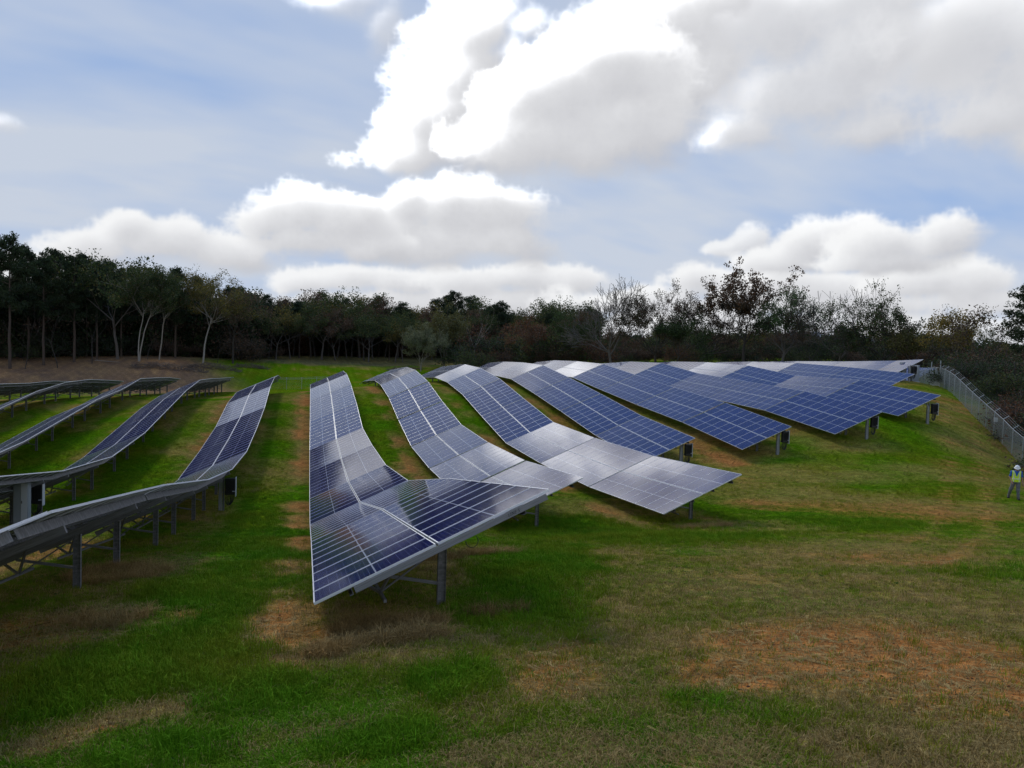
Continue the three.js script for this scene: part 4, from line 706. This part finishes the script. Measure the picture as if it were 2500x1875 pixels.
{
  const J = { hipR: [-0.1, 0.93, 0], kneeR: [-0.2, 0.53, -0.03], ankR: [-0.27, 0.14, -0.22], toeR: [-0.29, 0.045, -0.09], hipL: [0.1, 0.93, 0], kneeL: [0.11, 0.5, 0.08], ankL: [0.13, 0.1, 0.1], toeL: [0.15, 0.04, 0.26], shR: [-0.19, 1.43, 0], elR: [-0.28, 1.16, -0.05], wrR: [-0.21, 0.96, 0.1], shL: [0.19, 1.43, 0], elL: [0.27, 1.15, -0.02], wrL: [0.3, 0.9, 0.06] };
  const torso = [ball([0, 1.3, 0], 0.19, 0.22, 0.125), ball([0, 1.08, 0.015], 0.175, 0.2, 0.125), ball([0, 0.95, 0], 0.175, 0.12, 0.125), bone(J.shR, J.shL, 0.075, 0.075)];
  const legs = [bone(J.hipR, J.kneeR, 0.092, 0.062), bone(J.kneeR, J.ankR, 0.06, 0.042), bone(J.hipL, J.kneeL, 0.092, 0.062), bone(J.kneeL, J.ankL, 0.06, 0.042)];
  const feet = [bone(J.ankR, J.toeR, 0.05, 0.042), bone([J.ankR[0], 0.09, J.ankR[2] - 0.02], J.toeR, 0.045, 0.04), bone([0.125, 0.05, 0.06], J.toeL, 0.05, 0.042), bone(J.ankL, [0.13, 0.06, 0.1], 0.05, 0.05)];
  const upper = [bone(J.shR, J.elR, 0.06, 0.046), bone(J.shL, J.elL, 0.06, 0.046)], fore = [bone(J.elR, J.wrR, 0.043, 0.03), bone(J.elL, J.wrL, 0.043, 0.03)];
  const hand = (w, d, s) => { const out = [bone(w, [w[0] + d[0] * 0.08, w[1] + d[1] * 0.08, w[2] + d[2] * 0.08], 0.034, 0.036)]; for (let i = 0; i < 4; i++) { const o = (i - 1.5) * 0.019, L = [0.062, 0.07, 0.066, 0.052][i], a = [w[0] + d[0] * 0.09 + o * 0.5, w[1] + d[1] * 0.09, w[2] + d[2] * 0.09 + o], b = [a[0] + d[0] * L, a[1] + d[1] * L, a[2] + d[2] * L + 0.012]; out.push(bone(a, b, 0.0095, 0.0085), bone(b, [b[0] + d[0] * 0.02 - s * 0.014, b[1] + d[1] * 0.025, b[2] + 0.014], 0.0085, 0.007)); } out.push(bone([w[0] + d[0] * 0.03, w[1] + d[1] * 0.03, w[2] + 0.025], [w[0] + d[0] * 0.08 - s * 0.01, w[1] + d[1] * 0.08, w[2] + 0.062], 0.012, 0.009)); return out; };
  const head = [ball([0.015, 1.625, 0.07], 0.077, 0.115, 0.1), ball([0.017, 1.575, 0.115], 0.05, 0.055, 0.05), ball([0.018, 1.612, 0.172], 0.014, 0.024, 0.02), bone([0, 1.46, 0.0], [0.012, 1.57, 0.05], 0.06, 0.055), ball([-0.065, 1.615, 0.07], 0.012, 0.03, 0.02), ball([0.095, 1.615, 0.07], 0.012, 0.03, 0.02), bone([-0.004, 1.572, 0.163], [0.038, 1.572, 0.163], 0.006, 0.006)];
  const body = union([...torso, ...legs, ...feet, ...upper, ...fore], 0.035), fine = union([...head, ...hand(J.wrR, [0.35, -0.85, 0.39], 1), ...hand(J.wrL, [0.12, -0.97, 0.2], -1)], 0.012);
  const skin = new THREE.MeshStandardMaterial({ color: new THREE.Color(0.36, 0.2, 0.135), roughness: 0.6 });
  const cloth = (r, g, b, ro = 0.9) => new THREE.MeshStandardMaterial({ color: new THREE.Color(r, g, b), roughness: ro });
  const p = onGround(36.5, 32.5), t = thing('person', 'person in white hard hat and yellow-green safety vest walking on the grass', 'person', p);
  t.rotation.y = Math.atan2(-36.5, 32.5) + 0.12;
  const all = (x, y, z) => Math.min(body(x, y, z) + 0.004, fine(x, y, z));
  part('body', surface(all, [-0.42, -0.02, -0.36], [0.44, 1.78, 0.4], 0.0125), skin, t);
  const shirt = union([...torso, ...upper], 0.04), trunk = union(torso, 0.04), pants = union([torso[2], ...legs], 0.05), boots = union(feet, 0.03);
  const wrinkle = (x, y, z) => 0.006 * noise3(x * 22, y * 16, z * 22);
  part('shirt', surface((x, y, z) => Math.max(shirt(x, y, z) - 0.014 + wrinkle(x, y, z), 0.96 - y, (x < -0.2 || x > 0.2) ? 1.2 - y : -1), [-0.42, 0.9, -0.3], [0.42, 1.58, 0.3], 0.0125), cloth(0.022, 0.095, 0.40), t);
  part('trousers', surface((x, y, z) => Math.max(pants(x, y, z) - 0.02 + wrinkle(x, y, z) * 1.6, y - 1.02, 0.1 - y), [-0.42, 0.04, -0.4], [0.32, 1.08, 0.3], 0.0125), cloth(0.14, 0.14, 0.145), t);
  part('boots', surface((x, y, z) => boots(x, y, z) - 0.012, [-0.4, -0.04, -0.4], [0.3, 0.26, 0.42], 0.01), cloth(0.02, 0.018, 0.016, 0.7), t);
  const vestShape = g => (x, y, z) => Math.max(trunk(x, y, z) - g + wrinkle(x, y, z), 0.93 - y, y - 1.52, Math.abs(x) - 0.2, z > 0 ? 0.36 * (y - 1.2) - Math.abs(x - 0.005) : -1, z > 0 ? 0.004 - Math.abs(x - 0.005) : -1, Math.hypot(x, z) < 0.08 && y > 1.42 ? 0.05 : -1);
  const vest = part('safety_vest', surface(vestShape(0.03), [-0.3, 0.86, -0.25], [0.3, 1.6, 0.25], 0.0125), cloth(0.60, 0.80, 0.02, 0.7), t);
  const silver = cloth(0.62, 0.68, 0.55, 0.4);
  part('reflective_band', surface((x, y, z) => Math.max(vestShape(0.036)(x, y, z), Math.abs(y - 1.1) - 0.026), [-0.3, 1.02, -0.25], [0.3, 1.18, 0.25], 0.0125), silver, vest);
  for (const s of [-1, 1]) part('reflective_band', surface((x, y, z) => Math.max(vestShape(0.036)(x, y, z), Math.abs(x - s * 0.125) - 0.024), [-0.3, 0.86, -0.25], [0.3, 1.6, 0.25], 0.0125), silver, vest);
  const hat = new THREE.LatheGeometry([[0, 0.135], [0.05, 0.13], [0.09, 0.105], [0.114, 0.06], [0.122, 0.01], [0.124, 0.0], [0.15, -0.008], [0.15, -0.014], [0.118, -0.006]].map(([x, y]) => new THREE.Vector2(x, y)), 28);
  const h = part('hard_hat', join([hat, new THREE.SphereGeometry(0.09, 16, 8).scale(0.9, 0.14, 0.8).translate(0, -0.012, 0.115), rod(V(0, 0.132, -0.06), V(0, 0.132, 0.07), 0.014, 6)]), cloth(0.82, 0.83, 0.82, 0.35), t);
  h.position.set(0.015, 1.69, 0.075); h.rotation.x = 0.32;
  part('hair', surface((x, y, z) => Math.max(ball([0.015, 1.64, 0.055], 0.086, 0.11, 0.1)(x, y, z), z - 0.08, 1.56 - y), [-0.1, 1.5, -0.08], [0.13, 1.78, 0.12], 0.0125), cloth(0.03, 0.022, 0.018), t);
  for (const s of [-1, 1]) part('eye', new THREE.SphereGeometry(0.011, 8, 6).translate(0.016 + s * 0.03, 1.632, 0.162), cloth(0.03, 0.03, 0.035, 0.3), t);
}

// ------------------------------------------------------------------ grass, straw and litter on the ground
function blades(seed, n, h, spread, width, bend) {     // one tuft
  const r = rng(seed), p = [];
  for (let i = 0; i < n; i++) {
    const a = r() * 6.283, d = spread * Math.sqrt(r()), x = Math.cos(a) * d, z = Math.sin(a) * d, hh = h * (0.55 + r() * 0.65), b = r() * 6.283, k = bend * hh * (0.3 + r()), w = width * (0.7 + r() * 0.6), q = r() * 6.283, ux = Math.cos(q) * w, uz = Math.sin(q) * w;
    const mx = x + Math.cos(b) * k * 0.35, mz = z + Math.sin(b) * k * 0.35, my = hh * 0.6, tx = x + Math.cos(b) * k, tz = z + Math.sin(b) * k, ty = hh * (1 - bend * 0.25);
    p.push(x - ux, -0.015, z - uz, x + ux, -0.015, z + uz, mx + ux * 0.75, my, mz + uz * 0.75, x - ux, -0.015, z - uz, mx + ux * 0.75, my, mz + uz * 0.75, mx - ux * 0.75, my, mz - uz * 0.75, mx - ux * 0.75, my, mz - uz * 0.75, mx + ux * 0.75, my, mz + uz * 0.75, tx, ty, tz);
  }
  const g = new THREE.BufferGeometry(); g.setAttribute('position', new THREE.Float32BufferAttribute(p, 3)); g.computeVertexNormals(); return g;
}
const grassMat = new THREE.MeshPhysicalMaterial({ color: 0xffffff, roughness: 0.75, specularIntensity: 0.04, side: THREE.DoubleSide });
function scatter(name, label, geometry, n, place, seed) {
  const r = rng(seed), list = [];
  for (let i = 0; i < n; i++) { const q = place(r); if (q) list.push(q); }
  const m = new THREE.InstancedMesh(geometry, grassMat, list.length), o = new THREE.Object3D(), c = new THREE.Color();
  list.forEach(([x, z, s, tall, color, lie = 0], i) => { o.position.set(x, groundY(x, z), -z); o.rotation.set(lie * (r() - 0.5), r() * 6.283, lie * (r() - 0.5)); o.scale.set(s, s * tall, s); o.updateMatrix(); m.setMatrixAt(i, o.matrix); m.setColorAt(i, c.setRGB(...color)); });
  m.name = numbered(name); scene.add(m); tag(m, label, name.includes('straw') ? 'straw' : name.includes('soil') ? 'soil' : 'grass', null, 'stuff');
}
const spot = (r, d0, d1) => { const d = d0 * Math.pow(d1 / d0, r()), a = (-24 + r() * 76) * RAD; return [d * Math.sin(a), d * Math.cos(a)]; };
const grassColor = (c, r) => { const y = clamp(0.35 + c.w1 * 0.9 + c.dry * 0.5 + (r() - 0.5) * 0.5), t = 0.75 + r() * 0.5; return [mix(0.092, 0.210, y) * t, mix(0.222, 0.238, y) * t, mix(0.008, 0.016, y) * t]; };
scatter('lawn_grass', 'short green grass over the slope among the solar rows', blades(1, 9, 0.085, 0.075, 0.0032, 0.7), 190000, r => {
  const [x, z] = spot(r, 5.2, 75), c = cover(x, z), p = Math.pow(1 - c.dry, 1.2) * (1 - c.clay) + 0.03;
  if (r() > p) return null;
  const tall = clamp(0.6 + 0.9 * (c.w1 + 0.15) + 0.3 * c.lush + 0.3 * c.w2, 0.35, 1.6);
  return [x, z, (0.8 + r() * 0.6) * (z > 25 ? 1.35 : 1), tall, grassColor(c, r)];
}, 21);
scatter('long_grass', 'longer lush grass in clumps on the slope', blades(2, 14, 0.17, 0.1, 0.0038, 0.9), 32000, r => {
  const [x, z] = spot(r, 5.2, 40), c = cover(x, z), p = c.lush * 0.9 + sstep(0.1, 0.4, c.w1) * 0.25 - c.clay * 0.8 - c.dry * 0.4;
  if (r() > p) return null;
  return [x, z, 0.75 + r() * 0.6, 0.8 + r() * 0.5, grassColor({ ...c, dry: 0, w1: c.w1 - 0.25 }, r)];
}, 22);
const strawColor = r => { const t = 0.65 + r() * 0.7, y = r(); return [mix(0.28, 0.40, y) * t, mix(0.20, 0.29, y) * t, mix(0.075, 0.115, y) * t]; };
scatter('dead_grass', 'dry tan grass in patches on the slope', blades(3, 9, 0.07, 0.09, 0.003, 1.3), 90000, r => {
  const [x, z] = spot(r, 5.2, 60), c = cover(x, z), p = (c.dry * 0.9 + 0.06) * (1 - c.clay * 0.78);
  if (r() > p) return null;
  return [x, z, 0.8 + r() * 0.6, 0.5 + r() * 0.6, strawColor(r), 0.5];
}, 23);
// tall dead tufts under and beside the near tables
const TUFTS = [[1.3, 12.2, 0.95, 0.42, 420], [0.35, 11.05, 0.3, 0.22, 110], [1.35, 11.25, 0.75, 0.22, 240], [3.2, 12.6, 0.6, 0.3, 60], [-4.4, 20.4, 1.2, 1.6, 260], [-3.3, 14.3, 0.8, 0.5, 90], [16.2, 28.9, 1.4, 0.5, 160], [5.2, 21.6, 1.0, 0.5, 150], [3.4, 20.6, 0.8, 0.6, 130], [51.5, 46.5, 1.2, 1.8, 160], [53.4, 50.5, 1, 2.2, 160], [2.1, 13.2, 0.4, 0.4, 60]];
scatter('dead_grass', 'tall dead brown grass tufts under the ends of the tables', blades(4, 16, 0.24, 0.07, 0.0032, 1.2), 2600, r => {
  let k = r() * 1840, t = TUFTS[0]; for (const q of TUFTS) { if (k < q[4]) { t = q; break; } k -= q[4]; }
  const a = r() * 6.283, d = Math.sqrt(r()), x = t[0] + Math.cos(a) * d * t[2], z = t[1] + Math.sin(a) * d * t[3], s = 0.5 + r() * 0.7;
  const col = strawColor(r), f = t[1] < 13 && t[1] > 11.6 ? 0.8 : 1;
  return [x, z, s, 0.7 + r() * 0.5, [col[0] * f, col[1] * 0.9 * f, col[2] * 0.85 * f], 0.6];
}, 24);
{ // loose straw left by the mulching, lying in curved wisps
  const r0 = rng(5), p = [], q = [];
  for (let i = 0; i < 5; i++) { const y = 0.008 + i * 0.003, pts = []; const ox = (r0() - 0.5) * 0.05, b = 0.03 + r0() * 0.05; for (let k = 0; k <= 6; k++) { const t = k / 6 - 0.5; pts.push([t * 0.34, y + 0.006 * Math.sin(k), ox + b * Math.cos(t * 3.2)]); } for (let k = 0; k < 6; k++) { const [a, b2, c] = pts[k], [d, e, f] = pts[k + 1], w = 0.0024; p.push(a, b2, c - w, a, b2, c + w, d, e, f + w, a, b2, c - w, d, e, f + w, d, e, f - w); } }
  const g = new THREE.BufferGeometry(); g.setAttribute('position', new THREE.Float32BufferAttribute(p, 3)); g.computeVertexNormals();
  scatter('loose_straw', 'pale wisps of loose straw lying in rows on the soil', g, 42000, r => {
    const [x, z] = spot(r, 5.2, 24), c = cover(x, z), row = Math.pow(0.5 + 0.5 * Math.sin(x * 1.6 + z * 11 + c.w1 * 8 + c.w2 * 3), 2), pr = Math.max(0, c.dry * 0.6 + c.clay * 0.35 - 0.1) * (0.12 + 0.9 * row);
    if (r() > pr) return null;
    return [x, z, 0.3 + r() * 0.6, 1, strawColor(r).map(v => v * 1.15), 0.1];
  }, 25);
}

{ // crumbs of dug soil
  const g = new THREE.IcosahedronGeometry(0.013, 0).scale(1, 0.7, 1);
  scatter('soil_crumbs', 'small dark crumbs of clay on the bare patches', g, 12000, r => {
    const [x, z] = spot(r, 5.2, 22), c = cover(x, z), t = 0.5 + r() * 0.6, k = r();
    if (r() > c.clay * 0.6 + c.dry * 0.22) return null;
    return [x, z, Math.pow(r(), 3) * 1.6 + 0.35, 0.7 + r() * 0.4, [mix(0.10, 0.24, k) * t, mix(0.065, 0.105, k) * t, mix(0.04, 0.05, k) * t], 2];
  }, 26);
}

// broad-leaved weeds here and there in the turf
{
  const r0 = rng(6), p = [];
  for (let i = 0; i < 9; i++) { const a = i * 2.4 + r0(), L = 0.06 + r0() * 0.05, w = 0.016 + r0() * 0.01, c = Math.cos(a), s2 = Math.sin(a), y = 0.02 + r0() * 0.03; p.push(0, 0.005, 0, c * L * 0.55 - s2 * w, y, s2 * L * 0.55 + c * w, c * L, y * 0.9, s2 * L, 0, 0.005, 0, c * L, y * 0.9, s2 * L, c * L * 0.55 + s2 * w, y, s2 * L * 0.55 - c * w); }
  const g = new THREE.BufferGeometry(); g.setAttribute('position', new THREE.Float32BufferAttribute(p, 3)); g.computeVertexNormals();
  scatter('lawn_grass', 'low broad-leaved weeds dotted through the turf', g, 5000, r => {
    const [x, z] = spot(r, 5.2, 28), c = cover(x, z); if (r() > 0.1 + sstep(0.1, 0.35, c.w2) * 0.5 || c.clay > 0.5 || c.dry > 0.75) return null;
    const t = 0.6 + r() * 0.6; return [x, z, 0.35 + r() * 0.4, 1, [0.10 * t, 0.19 * t, 0.03 * t], 0.3];
  }, 27);
}

// ------------------------------------------------------------------ brush left from the clearing, and houses far behind the trees
const twig = new THREE.MeshStandardMaterial({ color: new THREE.Color(0.10, 0.075, 0.06), roughness: 0.95 }), paleWood = new THREE.MeshStandardMaterial({ color: new THREE.Color(0.2, 0.165, 0.13), roughness: 0.9 });
function brush(az, d, w, h, n, label, seed) {
  const r = rng(seed), [x, z] = polar(az, d), base = onGround(x, z), t = thing('brush_pile', label, 'brush pile', base), a = [], b = [];
  for (let i = 0; i < n; i++) {
    const u = (r() - 0.5) * 2, cx = u * w, cz = (r() - 0.5) * w * 0.5, top = h * (1 - u * u) * r(), L = 0.5 + r() * 1.6, d0 = V(r() - 0.5, (r() - 0.3) * 0.5, r() - 0.5).normalize().multiplyScalar(L / 2), gy = groundY(x + cx, z - cz) - base.y, c = V(cx, gy + top + 0.05, cz);
    (r() < 0.12 ? b : a).push(rod(c.clone().sub(d0), c.clone().add(d0), 0.02 + r() * 0.03, 4, 0.01));
  }
  part('sticks', join(a), twig, t).userData.kind = 'stuff'; if (b.length) part('pale_branches', join(b), paleWood, t).userData.kind = 'stuff';
}
brush(-9.3, 160, 7, 0.9, 420, 'long heap of brown brush at the edge of the cleared field', 31);
brush(-6.4, 163, 5, 1.1, 320, 'heap of brown brush below the yellowing tree', 32);
brush(-4.0, 168, 3.5, 0.8, 200, 'smaller heap of brush where the green slope begins', 33);
brush(6.8, 172, 4, 0.7, 180, 'fallen branches on the tan pasture', 34);
{
  const [x, z] = polar(-13.0, 168), base = onGround(x, z), t = thing('fallen_log', 'long pale fallen log lying in front of the pine wood', 'log', base);
  part('stem', rod(V(-2.2, 0.4, 0), V(2.4, 0.15, 0.6), 0.1, 8, 0.05), paleWood, t); part('branch', rod(V(-1.4, 0.35, 0.1), V(-2.4, 1.0, 0.4), 0.04, 6, 0.015), paleWood, t);
}
const siding = new THREE.MeshStandardMaterial({ color: new THREE.Color(0.66, 0.67, 0.69), roughness: 0.8 }), roofing = new THREE.MeshStandardMaterial({ color: new THREE.Color(0.32, 0.33, 0.35), roughness: 0.8 }), pane = new THREE.MeshStandardMaterial({ color: new THREE.Color(0.03, 0.035, 0.04), roughness: 0.15 });
for (const [az, d, w, h, label] of [[37.0, 212, 12, 3.6, 'white house glimpsed behind the wide bare tree'], [38.6, 205, 9, 3.2, 'second pale house glimpsed between dark bushes'], [27.4, 215, 9, 3, 'pale shed glimpsed under the half-bare tree'], [35.4, 226, 8, 4.5, 'pale house glimpsed under the bare purple-brown tree']]) {
  const [x, z] = polar(az, d), t = thing('house', label, 'house', onGround(x, z)); t.rotation.y = -az * RAD + 0.2;
  part('wall', box(w, h + 0.5, 7, 0, h / 2 - 0.25, 0), siding, t);
  const s = new THREE.Shape(); s.moveTo(-4, 0); s.lineTo(4, 0); s.lineTo(0, 2); s.closePath();
  part('roof', new THREE.ExtrudeGeometry(s, { depth: w + 0.6, bevelEnabled: false }).rotateY(Math.PI / 2).translate(-w / 2 - 0.3, h, 0), roofing, t);
  for (const u of [-0.3, 0.05, 0.34]) part('window', box(1, 1.2, 0.08, u * w, h * 0.55, 3.52), pane, t);
}
scene.traverse(o => { if (o.isMesh) { o.castShadow = true; o.receiveShadow = true; } });
renderer.render(scene, camera);
